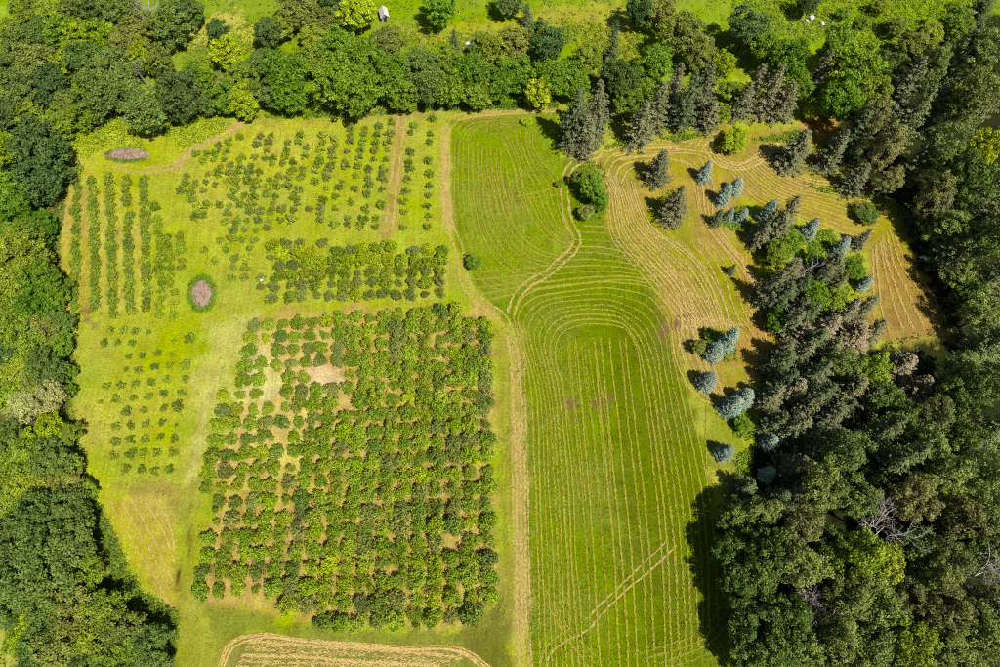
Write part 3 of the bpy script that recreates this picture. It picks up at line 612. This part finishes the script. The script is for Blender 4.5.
  (762,512,'P',12,3.4),(788,500,'S',13,3),(820,490,'P',15,4),(852,496,'P',16,4),(910,500,'Q',16,3.8),(890,522,'X',17,4.2),(940,480,'P',16,4),(975,475,'P',17,4),(960,520,'Q',15,3.8),(990,520,'P',17,4),(800,528,'Q',14,3.6),(772,552,'D',15,4),(798,566,'P',16,4.2),(754,576,'D',12,3.8),(826,548,'D',12,3.4),(856,556,'L',16,4.2),(880,566,'L',15,3.8),(920,548,'D',13,3.6),(945,560,'Q',16,3.8),(985,578,'X',17,4.6),(818,606,'X',13,3),(808,612,'U',12,2.6),(848,594,'P',16,4.2),(876,604,'P',16,4.2),(760,612,'D',11,3.4),(786,618,'D',13,3.6),(910,600,'Q',14,3.6),(940,606,'Q',16,3.8),(770,650,'D',12,3.6),(800,650,'P',13,3.6),(836,640,'P',15,4),(868,650,'P',15,4),(902,640,'L',15,4),(935,645,'P',15,3.8),(968,625,'P',16,4),(992,640,'P',16,4),(750,545,'D',10,3),(842,672,'P',14,4),(905,675,'P',14,4),(960,668,'P',15,4),(968,552,'D',13,3.8),(995,556,'Q',15,3.8),(990,608,'Q',14,3.8),(930,580,'P',15,3.6),(738,516,'D',9,3),(734,548,'D',10,3.2),(738,590,'D',10,3.2),(746,634,'D',10,3.2),(756,664,'D',10,3.2),(744,488,'K',9,2.6)],
}
tree_xy = []
for zone, rows in TREES.items():
    cnt = {}
    for t in sorted(rows, key=lambda q: q[0]): cnt.setdefault(t[2], []).append(t)
    for k, lst in cnt.items():
        fam_, colr, nm, cat, desc = KIND[k]
        for i, (px, py, _, h, r) in enumerate(lst):
            if fam_ == 'tall': r = r*.93
            if fam_ == 'blue': h, r = h*.66*rnd.uniform(.88, 1.12), r*.85*rnd.uniform(.85, 1.15)
            if fam_ == 'spruce': h, r = h*.84*rnd.uniform(.88, 1.12), r*1.05*rnd.uniform(.85, 1.15)
            x, y = at(px, py, h*HC.get(fam_, .58))
            lab = '%s %s' % (desc, zone) if len(lst) == 1 else '%s, %s from left %s' % (desc, ordi(i+1), zone)
            plant(nm, fam_, x, y, h*rnd.uniform(.95, 1.06), r, jit(colr), lab, cat, 'trees ' + zone)
            tree_xy.append((x, y))

# ------------------------------------------------------------------ large orchard block: bushes on a grid, gaps where the photo shows bare ground
q00, q01, q10, q11 = (np.array(at(*p, 1.0)) for p in ((251, 339), (485, 323), (201, 592), (489, 577)))
def cell(r, c):
    u, v = c/16.0, (r-1)/16.0
    return (q00*(1-u)+q01*u)*(1-v) + (q10*(1-u)+q11*u)*v
BARE = [(326,372,18,7),(352,400,9,7),(270,384,10,12),(284,438,7,5),(306,440,7,9),(292,460,9,5),(337,541,14,6),(470,314,9,6),(485,311,8,7),(372,438,7,6),(432,408,6,6),(258,583,6,5),(378,588,8,5),(384,596,9,4),(452,541,6,4),(320,575,3,5),(262,352,4,4)]
def ybush():
    q = rnd.random()
    if q < .10: return 'bright lime-green', (.230, .315, .008)
    if q < .22: return 'greyish green', (.170, .205, .040)
    if q < .30: return 'dark green', (.125, .185, .022)
    return 'mid-green', (.180, .255, .014)
for r in range(20):
    row = []
    for c in range(-1, 17):
        if c == -1 and not 5 <= r <= 11: continue
        if r == 0 and c > 14: continue
        if r == 18 and c < 5: continue
        if r == 19 and (c < 7 or c > 15): continue
        x, y = cell(r, c) + np.array((rnd.gauss(0, .1), rnd.gauss(0, .1)))
        px, py = to_px(x, y, 1.0)
        if any(((px-a)/e)**2 + ((py-b_)/f)**2 < 1 for a, b_, e, f in BARE): continue
        dense = sstep(2, 13, c + r*.35)
        rr = rnd.gauss(1.37 + .33*float(dense), .15)
        if rnd.random() < .10 - .07*float(dense): rr *= .62
        rr = min(1.95, max(.6, rr)); row.append((x, y, rr))
    for i, (x, y, rr) in enumerate(row):
        d, colr = ybush()
        plant('orchard_bush', 'bush', x, y, rr*rnd.uniform(1.3, 1.7), rr, jit(colr, .14),
              '%s bush, %s from left in %s row from top of the large orchard block' % (d, ordi(i+1), ordi(r+1)), 'orchard bush', 'bushes of the large orchard block')

# ------------------------------------------------------------------ middle block: small rounded fruit trees in five rows
MID = [
 [(273,246,'y'),(286,243,'g'),(300,244,'g'),(322,242,'g')],
 [(271,257,'s'),(282,254,'y'),(297,253,'y'),(310,251,'y'),(337.5,251,'m'),(349,250,'g'),(361.5,248,'y'),(378,249,'m'),(390.5,246,'y'),(414,250,'g'),(428,249,'y'),(442.5,250,'m')],
 [(280,266,'g'),(294,265,'g'),(307,262,'y'),(321,261,'y'),(335,261,'m'),(347,260,'y'),(361,259,'y'),(375,259,'y'),(388,259,'y'),(401.5,260,'y'),(415,261,'m'),(427.5,263,'m'),(441,259,'y')],
 [(279,276,'m'),(292,276,'m'),(305,274,'m'),(319,273,'m'),(332,272,'m'),(345,272,'m'),(358,273,'s'),(372,272,'m'),(386.5,271,'m'),(400,272,'m'),(413,272,'m'),(426,271,'g'),(440,271,'m')],
 [(261,287,'s'),(275,287,'g'),(290,286,'s'),(302,286,'g'),(316,285,'m'),(332,284,'s'),(344,283,'m'),(357,283,'g'),(372,282,'g'),(385.5,282,'m'),(399,283,'s'),(412.5,282,'g'),(426,283,'m'),(439.5,281,'g')],
 [(272,299,'g'),(289,297,'m'),(302,296,'g'),(317,295,'s'),(330,296,'g'),(343,295,'g'),(356,295,'y'),(370,295,'g'),(384,294,'g'),(397,295,'g'),(411,295,'g'),(425,294,'s'),(441,293,'g')],
]
MC = {'y': ((.235, .300, .008), 1.6, 2.6, 'bright green'), 'm': ((.155, .215, .012), 1.45, 2.2, 'mid-green'), 'g': ((.145, .180, .035), 1.3, 1.9, 'grey-green'), 's': ((.150, .185, .03), .9, 1.3, 'small thin')}
for r, row in enumerate(MID):
    for i, (px, py, k) in enumerate(row):
        colr, rr, hh, d = MC[k]; x, y = at(px, py, hh*.5)
        plant('fruit_tree', 'bush', x, y, hh*rnd.uniform(.9, 1.15), rr*rnd.uniform(.9, 1.1), jit(colr),
              '%s fruit tree, %s from left in %s row of the middle orchard block' % (d, ordi(i+1), ordi(r+1)), 'fruit tree', 'fruit trees of the middle orchard block')

# ------------------------------------------------------------------ upper block: low shrubs in lines running away from the camera
def zo(lst, ox, oy, s=7.09): return [(ox+a/s, oy+b_/s) for a, b_ in lst]
UP = []
UP.append(zo([(870,100),(855,205),(850,265),(840,400),(848,490),(845,575),(840,645)],310,105)+zo([(835,80),(840,150),(835,230)],310,195))
UP.append(zo([(735,145),(715,195),(718,340),(705,410),(710,455),(695,520),(680,615)],310,105)+zo([(665,50),(672,120),(665,230)],310,195))
UP.append(zo([(580,125),(565,205),(555,265),(550,315),(540,385),(525,460),(515,520),(512,600)],310,105)+zo([(505,75),(470,165),(470,230)],310,195))
UP.append(zo([(487,155),(477,210),(470,270),(460,325),(450,385),(420,460),(415,520),(420,570),(405,630)],310,105)+zo([(400,100),(380,180),(360,220)],310,195))
UP.append(zo([(390,165),(385,207),(375,265),(365,320),(355,370),(345,430),(325,500),(320,595)],310,105)+zo([(290,50),(268,165),(265,210)],310,195))
UP.append(zo([(293,165),(290,210),(290,260),(265,330),(245,405),(258,435),(225,545),(210,585),(185,650)],310,105)+zo([(180,95),(175,215)],310,195))
UP.append(zo([(170,245),(180,290),(160,318),(160,360),(150,440),(120,480),(125,515),(115,590)],310,105)+zo([(100,40),(80,90),(80,130),(75,180)],310,195))
UP.append(zo([(95,215),(90,270),(75,320),(70,380),(65,405),(45,455),(35,545)],310,105)+zo([(5,100)],310,195))
REST = zo([(495,230),(420,262),(645,222),(615,285),(720,215),(705,265),(690,322),(925,215),(840,268),(915,265),(825,320),(970,300),(815,365),(960,360),(340,288),(405,330),(180,348),(260,345),(235,395),(305,390),(325,345),(385,385),(360,440),(510,380),(600,370),(675,378),(735,375),(725,415),(800,415),(875,410),(870,465),(945,455),(430,430),(500,440),(575,430),(270,490),(120,505),(345,490),(420,480),(485,480),(565,480),(635,478),(110,555),(180,555),(255,548),(320,562),(400,540),(465,540),(555,540),(620,535),(705,530),(780,512),(845,522),(935,510),(75,605),(150,620),(235,605),(465,600),(605,590),(700,580),(760,575),(840,575),(915,600),(445,645),(525,640),(600,655),(680,640),(750,650),(890,655)],170,105)
REST += zo([(150,30),(200,90),(265,75),(185,150),(240,145),(350,70),(420,75),(500,70),(580,60),(735,55),(410,130),(565,115),(640,120),(720,115),(795,110),(905,60),(880,110),(980,100),(390,190),(475,190),(545,180),(625,180),(705,180),(785,178),(865,178),(455,245),(530,240),(610,250),(690,235),(355,325),(445,318),(515,315),(595,322),(245,395),(405,380),(565,380),(320,465),(465,450),(550,440),(450,510),(540,515),(440,590),(530,590),(655,590)],170,195)
def shrub(px, py, lab):
    x, y = at(px, py, .45); q = rnd.random()
    colr = (.22, .28, .015) if q < .08 else ((.170, .210, .034) if q < .5 else (.170, .240, .016))
    s = rnd.uniform(.9, 1.42)
    plant('orchard_shrub', 'small', x, y, 1.2*s*rnd.uniform(.85, 1.2), .82*s, jit(colr), lab, 'shrub', 'low shrubs of the upper orchard block')
for k, ln in enumerate(UP):
    for i, (px, py) in enumerate(ln):
        shrub(px, py, 'low shrub, %s from the top in %s line from right of the upper orchard block' % (ordi(i+1), ordi(k+1)))
REST.sort(key=lambda p: p[1])
bands = {}
for p in REST: bands.setdefault(int((p[1]-110)//12), []).append(p)
for bi, (k, lst) in enumerate(sorted(bands.items())):
    for i, (px, py) in enumerate(sorted(lst)):
        shrub(px, py, 'low shrub, %s from left in %s band down, upper orchard\'s left half' % (ordi(i+1), ordi(bi+1)))

# ------------------------------------------------------------------ hedge-like rows at the left
HED = [[((78,169),(77,200),(76,240),(75,272),(74,307))], [((93,181),(94,220),(95,260),(95,306))], [((109,176),(111,220),(112,260),(114,315))],
       [((126,178),(127,204)), ((128,216),(129,250),(130,312))], [((144,179),(145,220),(146,260),(147,309))],
       [((157,207),(157,208)), ((157,219),(159,240),(161,284)), ((161,291),(160,314))], [((167,238),(169,260),(171,283)), ((174,293),(174,314))], [((180,236),(181,250),(182,268))]]
for k, segs in enumerate(HED):
    i = 0
    for sg in segs:
        P = line(sg, .5); L = np.hypot(*np.diff(P, axis=0).T).sum(); n = max(1, int(L/1.55)+1)
        Q = resample_n(P, max(n, 2))[:n]
        for x, y in Q:
            i += 1; s = rnd.uniform(.85, 1.2); q = rnd.random()
            colr = (.22, .27, .02) if q < .08 else ((.175, .240, .022) if k < 5 else (.180, .250, .012))
            plant('hedge_bush', 'hedge', x + rnd.gauss(0, .12), y + rnd.gauss(0, .1), 1.35*s*rnd.uniform(.85, 1.15), 1.0*s*rnd.uniform(.9, 1.1), jit(colr),
                  'leafy bush, %s from the top in %s dense row from left' % (ordi(i), ordi(k+1)), 'hedge bush', 'bushes of the dense rows at left')

# ------------------------------------------------------------------ young trees on the lower left lawn
Y1 = zo([(225,72),(308,78),(395,78),(488,85),(170,165),(270,160),(370,165),(665,150),(775,135),(345,260),(445,255),(553,240),(655,247),(325,350),(420,358),(533,333),(635,325),(750,325),(190,470),(290,463),(395,455),(505,445),(618,425),(748,420),(148,583),(255,567),(380,555),(488,545),(600,525),(718,520),(335,650),(455,640),(598,625),(690,615)],80,320)
Y1 += zo([(260,190),(360,180),(470,170),(585,160),(682,180),(250,300),(360,285),(465,280),(570,265),(670,280),(238,400),(365,385),(445,380),(548,380),(662,375),(320,490),(440,490),(530,510),(638,495)],80,400)
BIG = {(775,135): 1.35, (750,325): 1.25, (690,615): 1.3}; SMALL = {(655,247), (325,350), (148,583), (665,150), (488,85)}
Ysz = {}
for a, s in BIG.items(): Ysz[zo([a],80,320)[0]] = s
for a in SMALL: Ysz[zo([a],80,320)[0]] = .6
Ysz[zo([(682,180)],80,400)[0]] = .45
yb = {}
for p in Y1: yb.setdefault(int(round((p[1]-331)/14.2)), []).append(p)
for bi, (k, lst) in enumerate(sorted(yb.items())):
    for i, p in enumerate(sorted(lst)):
        s = Ysz.get(p, rnd.uniform(.85, 1.08)); x, y = at(p[0], p[1], .5*s)
        plant('young_tree', 'small', x, y, 1.35*s, .88*s, jit((.175, .240, .018)),
              'young round bush, %s from left in %s row from top on the lower left lawn' % (ordi(i+1), ordi(bi+1)), 'young tree', 'young trees on the lower left lawn')

# ------------------------------------------------------------------ weeds and rough grass (uncountable)
def in_poly(n, pts, z=0):
    P = line(pts, z); lo, hi = P.min(0), P.max(0); out = []
    while sum(len(o) for o in out) < n:
        q = NR.uniform(lo, hi, (n*2, 2)); out.append(q[poly_sd(q[:, 0], q[:, 1], P) < 0])
    return np.concatenate(out)[:n]
def tufts(name, label, pts, r, h, colr, per=12, size=.3):
    n = len(pts); c = np.repeat(pts, per, 0); m = len(c)
    rs = np.repeat(r*NR.uniform(.5, 1.4, n), per); d = NR.normal(size=(m, 2))*.5
    z = np.abs(NR.normal(0, .5, m))*h*np.repeat(NR.uniform(.5, 1.4, n), per)*np.exp(-(d**2).sum(1)*.8) + .05
    p = np.c_[c + d*rs[:, None], z]; nr = np.c_[d*.7, np.full(m, .9)] + NR.normal(0, .5, (m, 3))
    Q = diamonds(p, nr, size, NR); T = np.clip(np.repeat(NR.normal(.5, .16, n), per) + NR.normal(0, .14, m), 0, 1)
    o = link(name, leaf_mesh(name, Q, T, LEAF)); o.color = (*colr, 1)
    return tag(o, label, 'weeds', kind='stuff')
def avoid(pts, pad=2.2):
    T = np.array(tree_xy); return np.array([p for p in pts if np.min(np.hypot(*(T-p).T)) > pad])
tufts('weed_patch', 'bright yellow-green weeds below the top left woodland',
      np.concatenate([in_poly(520, [(160,132),(175,118),(235,120),(225,132),(195,146),(180,150)]), in_poly(360, [(76,136),(120,118),(140,140),(150,150),(110,146),(90,158),(72,158)])]), .55, .7, (.215, .285, .010), 12, .34)
edge = [in_poly(420, [(62,170),(70,150),(72,160),(60,240),(64,290),(72,335),(66,300),(50,250),(52,235)]), in_poly(320, [(66,340),(76,360),(74,410),(84,470),(100,510),(112,560),(104,540),(80,500),(66,420)]),
        in_poly(500, [(100,500),(112,530),(140,590),(178,612),(178,640),(140,615),(110,570)])]
tufts('weed_strip', 'rough green weeds along the left woodland edge', np.concatenate(edge), .5, .6, (.13, .19, .02), 11, .3)
edge = [in_poly(500, [(400,112),(410,104),(556,101),(558,108),(470,110)]), in_poly(200, [(245,118),(310,112),(395,110),(400,114),(310,119)])]
tufts('weed_strip', 'fresh green weeds along the foot of the rear tree belt', np.concatenate(edge), .5, .8, (.10, .175, .012), 11, .32)
edge = [in_poly(260, [(580,165),(604,165),(610,200),(600,220),(580,218),(576,190)]), in_poly(160, [(600,150),(640,135),(646,142),(612,148)]), in_poly(200, [(660,138),(700,134),(706,128),(712,132),(690,140)]), in_poly(160, [(750,140),(800,130),(806,138),(790,142)]),
        in_poly(200, [(800,182),(845,192),(885,196),(905,212),(900,218),(870,200),(820,192)]), in_poly(240, [(720,215),(745,205),(752,222),(745,235),(720,226)]), in_poly(280, [(805,238),(832,228),(838,245),(815,262)]), in_poly(100, [(655,200),(672,190),(680,222),(664,225)]), in_poly(160, [(845,258),(862,255),(868,282),(848,285)]), in_poly(160, [(700,335),(735,330),(738,362),(705,362)]),
        in_poly(500, [(752,225),(800,230),(850,255),(870,285),(862,325),(800,340),(770,330),(762,280)]), in_poly(120, [(725,412),(748,405),(752,440),(735,438)]), in_poly(120, [(735,455),(752,450),(752,490),(738,480)])]
tufts('weed_strip', 'vivid green weeds around the spruces on the mown slope', np.concatenate(edge), .5, .6, (.14, .215, .012), 11, .3)
mead = [in_poly(3000, [(-40,-60),(1040,-60),(1040,20),(900,45),(820,48),(700,40),(640,60),(560,30),(420,40),(260,60),(160,50),(120,-20)])]
tufts('meadow_growth', 'rough meadow growth and low scrub along the top edge', avoid(np.concatenate(mead + [in_poly(500, [(395,32),(450,34),(530,30),(560,60),(500,60),(400,60)]), in_poly(500, [(560,20),(640,30),(640,70),(580,70)]), in_poly(400, [(690,20),(760,50),(720,80),(690,60)]), in_poly(250, [(150,50),(250,20),(270,60),(200,62)])]), 1.2), .7, .8, (.135, .190, .016), 11, .34)
mead = [in_poly(900, [(750,0),(990,0),(960,30),(900,60),(830,40),(780,45),(755,60)])]
tufts('meadow_growth', 'bushy bright green growth on the top right meadow', avoid(np.concatenate(mead), 1.2), .8, 1.3, (.13, .195, .015), 14, .36)
tufts('forest_undergrowth', 'dim green undergrowth on the right forest floor', avoid(np.concatenate([in_poly(400, [(850,120),(905,60),(1000,20),(1000,330),(945,320),(912,260),(905,215),(870,195)]), in_poly(600, [(790,390),(870,345),(1000,310),(1000,667),(750,667),(730,600),(745,490)])]), 1.0), .7, .9, (.06, .085, .025), 10, .36)
tufts('forest_undergrowth', 'green undergrowth between the left woodland trees', np.concatenate([in_poly(1500, [(0,70),(150,70),(130,130),(70,140),(50,250),(60,330),(75,480),(100,560),(170,640),(170,667),(0,667)]), in_poly(600, [(160,110),(200,60),(450,60),(560,70),(640,80),(720,80),(700,110),(560,100),(400,106)])]), .8, 1.1, (.09, .125, .02), 10, .36)
def lawn_ok(p):
    blk = line([(255, 318), (350, 308), (490, 310), (497, 400), (498, 590), (478, 632), (300, 622), (196, 602), (212, 500), (240, 395)])
    p = p[poly_sd(p[:, 0], p[:, 1], blk) > 0]
    return p[vnoise(p[:, 0], p[:, 1], 3.0, 77) + NR.normal(0, .2, len(p)) > .45]
tufts('lawn_tufts', 'short uneven grass tufts all over the orchard lawns', lawn_ok(in_poly(16000, [(70,170),(180,150),(250,122),(440,116),(446,220),(470,300),(510,330),(515,600),(490,640),(250,630),(200,650),(180,500),(90,480),(72,380),(66,300)])), .28, .12, (.225, .245, .020), 3, .26)
tufts('lawn_tufts', 'short green grass tufts over the mown hay field', lawn_ok(in_poly(12000, [(452,122),(556,112),(565,170),(605,220),(660,265),(680,380),(712,500),(740,667),(530,667),(520,400),(512,330),(465,270)])), .28, .1, (.140, .185, .006), 3, .24)
ring = [(202+np.cos(t)*12.5*s, 294+np.sin(t)*17*s) for t, s in zip(NR.uniform(0, 6.28, 300), NR.uniform(.78, 1.12, 300))]
ring2 = [(128+np.cos(t)*20*s, 155+np.sin(t)*7*s) for t, s in zip(NR.uniform(0.2, 3.6, 110), NR.uniform(.85, 1.15, 110))]
tufts('tall_grass_ring', 'tall green grass around the round wood chip pile', line(ring), .4, .6, (.115, .185, .012), 10, .28)
tufts('tall_grass_ring', 'tall grass around the flat wood chip pile by the woods', line(ring2), .4, .4, (.16, .19, .02), 9, .28)

# ------------------------------------------------------------------ wood chip piles, rocks, shed, bucket
def chip_pile(px, py, rx, ry, h, label, seed):
    x0, y0 = at(px, py); rng = np.random.default_rng(seed); rings, seg = 9, 40; V, F = [(0, 0, h)], []
    for i in range(1, rings+1):
        f = i/rings
        for j in range(seg):
            a = 6.283*j/seg; e = 1 + .2*math.sin(2*a+seed) + .16*math.sin(3*a+2*seed) + .1*math.sin(7*a) + rng.normal(0, .05)
            z = h*(1-f**2)*(1 + .25*rng.normal()) if i < rings else -.03
            V.append((rx*f*e*math.cos(a) + rng.normal(0, .05), ry*f*e*math.sin(a) + rng.normal(0, .05), max(z, -.03)))
    tri = [(0, 1+j, 1+(j+1) % seg) for j in range(seg)]
    for i in range(rings-1):
        for j in range(seg):
            a, b_ = 1+i*seg+j, 1+i*seg+(j+1) % seg; tri += [(a, a+seg, b_+seg), (a, b_+seg, b_)]
    root = bpy.data.objects.new('wood_chip_pile', None); COL.objects.link(root); root.location = (x0, y0, 0)
    link('heap', mesh_np('heap', np.array(V), np.array(tri), CHIPS), root)
    n = 900; a = rng.uniform(0, 6.28, n); f = np.sqrt(rng.random(n))*.95
    p = np.c_[rx*f*np.cos(a), ry*f*np.sin(a), h*(1-f**2)+rng.uniform(.02, .12, n)]
    Q = diamonds(p, rng.normal(size=(n, 3))*.4+np.array([0, 0, 1]), .34, rng, .25)
    o = link('loose_chips', mesh_np('loose_chips', Q.reshape(-1, 3), np.arange(4*n).reshape(-1, 4), CHIPSTRAW, tint=np.repeat(rng.random(n), 4)), root); o['kind'] = 'stuff'
    tag(root, label, 'wood chip pile')
CHIPSTRAW = straw_mat('loose_chip_wood', S(150, 116, 95), S(226, 198, 178))
chip_pile(203, 294, 2.1, 3.0, .55, 'round pinkish pile of wood chips in a ring of tall grass', 3)
chip_pile(128, 154, 4.4, 1.6, .35, 'long flat pinkish pile of wood chips below the top left woodland', 8)
def rock(px, py, s, label, seed):
    rng = np.random.default_rng(seed); V, F = [], []; nu, nv = 10, 6
    V.append((0, 0, 1.0))
    for i in range(1, nv):
        for j in range(nu):
            th = math.pi*i/nv; a = 6.283*j/nu; k = 1 + rng.normal(0, .13)
            V.append((math.sin(th)*math.cos(a)*k, math.sin(th)*math.sin(a)*k*.8, math.cos(th)*k))
    V.append((0, 0, -1.0)); L = len(V)-1
    tri = [(0, 1+j, 1+(j+1) % nu) for j in range(nu)] + [(L, L-nu+(j+1) % nu, L-nu+j) for j in range(nu)]
    for i in range(nv-2):
        for j in range(nu):
            a, b_ = 1+i*nu+j, 1+i*nu+(j+1) % nu; tri += [(a, a+nu, b_+nu), (a, b_+nu, b_)]
    x, y = at(px, py, s*.3)
    o = link('boulder', mesh_np('boulder', np.array(V)*np.array([s, s, s*.62]), np.array(tri), ROCK)); o.location = (x, y, s*.25); o.rotation_euler[2] = seed
    tag(o, label, 'boulder', 'pale boulders in the meadows')
rock(811.5, 18, 1.0, 'largest pale pinkish boulder in the top right meadow', 1)
rock(807, 21, .6, 'small pale boulder just left of the largest boulder, top right meadow', 2)
rock(822.5, 24, .65, 'pale boulder right of the largest boulder in the top right meadow', 5)
rock(468, 43.5, .75, 'white boulder in the scrub behind the rear tree belt', 7)
rock(494, 54.5, .4, 'tiny pale boulder among bushes right of the white boulder', 9)
def prism(name, V, F, mat, parent):
    me = bpy.data.meshes.new(name); me.from_pydata(V, [], F); me.update(); me.materials.append(mat); return link(name, me, parent)
def boxm(name, lo, hi, mat, parent):
    (a, b_, c), (d, e, f) = lo, hi
    V = [(a, b_, c), (d, b_, c), (d, e, c), (a, e, c), (a, b_, f), (d, b_, f), (d, e, f), (a, e, f)]
    return prism(name, V, [(0, 3, 2, 1), (4, 5, 6, 7), (0, 1, 5, 4), (1, 2, 6, 5), (2, 3, 7, 6), (3, 0, 4, 7)], mat, parent)
x, y = at(384, 14, 1.2)
shed = bpy.data.objects.new('small_shed', None); COL.objects.link(shed); shed.location = (x, y, 0); shed.rotation_euler[2] = math.radians(14)
W_, D_, Hw, Hr = .8, 1.3, 1.5, 2.3
prism('wall', [(-W_, -D_, 0), (W_, -D_, 0), (W_, D_, 0), (-W_, D_, 0), (-W_, -D_, Hw), (W_, -D_, Hw), (W_, D_, Hw), (-W_, D_, Hw), (0, -D_, Hr-.05), (0, D_, Hr-.05)],
      [(0, 1, 5, 8, 4), (2, 3, 7, 9, 6), (1, 2, 6, 5), (3, 0, 4, 7), (5, 6, 9, 8), (7, 4, 8, 9)], PLANK, shed)
for s in (-1, 1):
    a, b_ = (0, Hr), (s*(W_+.25), Hw-.2)
    V = [(a[0], -D_-.25, a[1]+.02), (b_[0], -D_-.25, b_[1]+.02), (b_[0], D_+.25, b_[1]+.02), (a[0], D_+.25, a[1]+.02)]
    V += [(p[0], p[1], p[2]+.08) for p in V]
    prism('roof_panel', V, [(0, 1, 2, 3), (7, 6, 5, 4), (0, 4, 5, 1), (1, 5, 6, 2), (2, 6, 7, 3), (3, 7, 4, 0)], ROOFM, shed)
boxm('doorway_shade', (-.4, -D_-.03, 0), (.4, -D_+.02, 1.45), BLACK, shed)  # solid black box; the dark of the opening is put into its colour
tag(shed, 'small pale roofed shed half hidden in trees at the top edge', 'shed')
x, y = at(262, 280.5, .3)
bk = bpy.data.objects.new('bucket', None); COL.objects.link(bk); bk.location = (x, y, 0)
th = np.arange(14)*6.283/14
prof = [(.0, .0), (.26, .0), (.33, .55), (.36, .57), (.36, .62), (.31, .62), (.25, .08), (.0, .08)]
V = np.concatenate([np.c_[r*np.cos(th), r*np.sin(th), np.full(14, z)] for r, z in prof])
i = np.arange(len(prof)-1)[:, None]*14; j = np.arange(14)[None]
link('tub', mesh_np('tub', V, np.stack([i+j, i+(j+1) % 14, i+14+(j+1) % 14, i+14+j], -1).reshape(-1, 4), WHITE), bk)
hv, hf = tube(np.array([(.36*math.cos(a), .06, .58+.28*math.sin(a)) for a in np.linspace(0, math.pi, 9)]), np.full(9, .018), 5)
link('handle', mesh_np('handle', hv, hf, BLACK), bk)
tag(bk, 'small white bucket standing in the grass left of the middle orchard block', 'bucket')
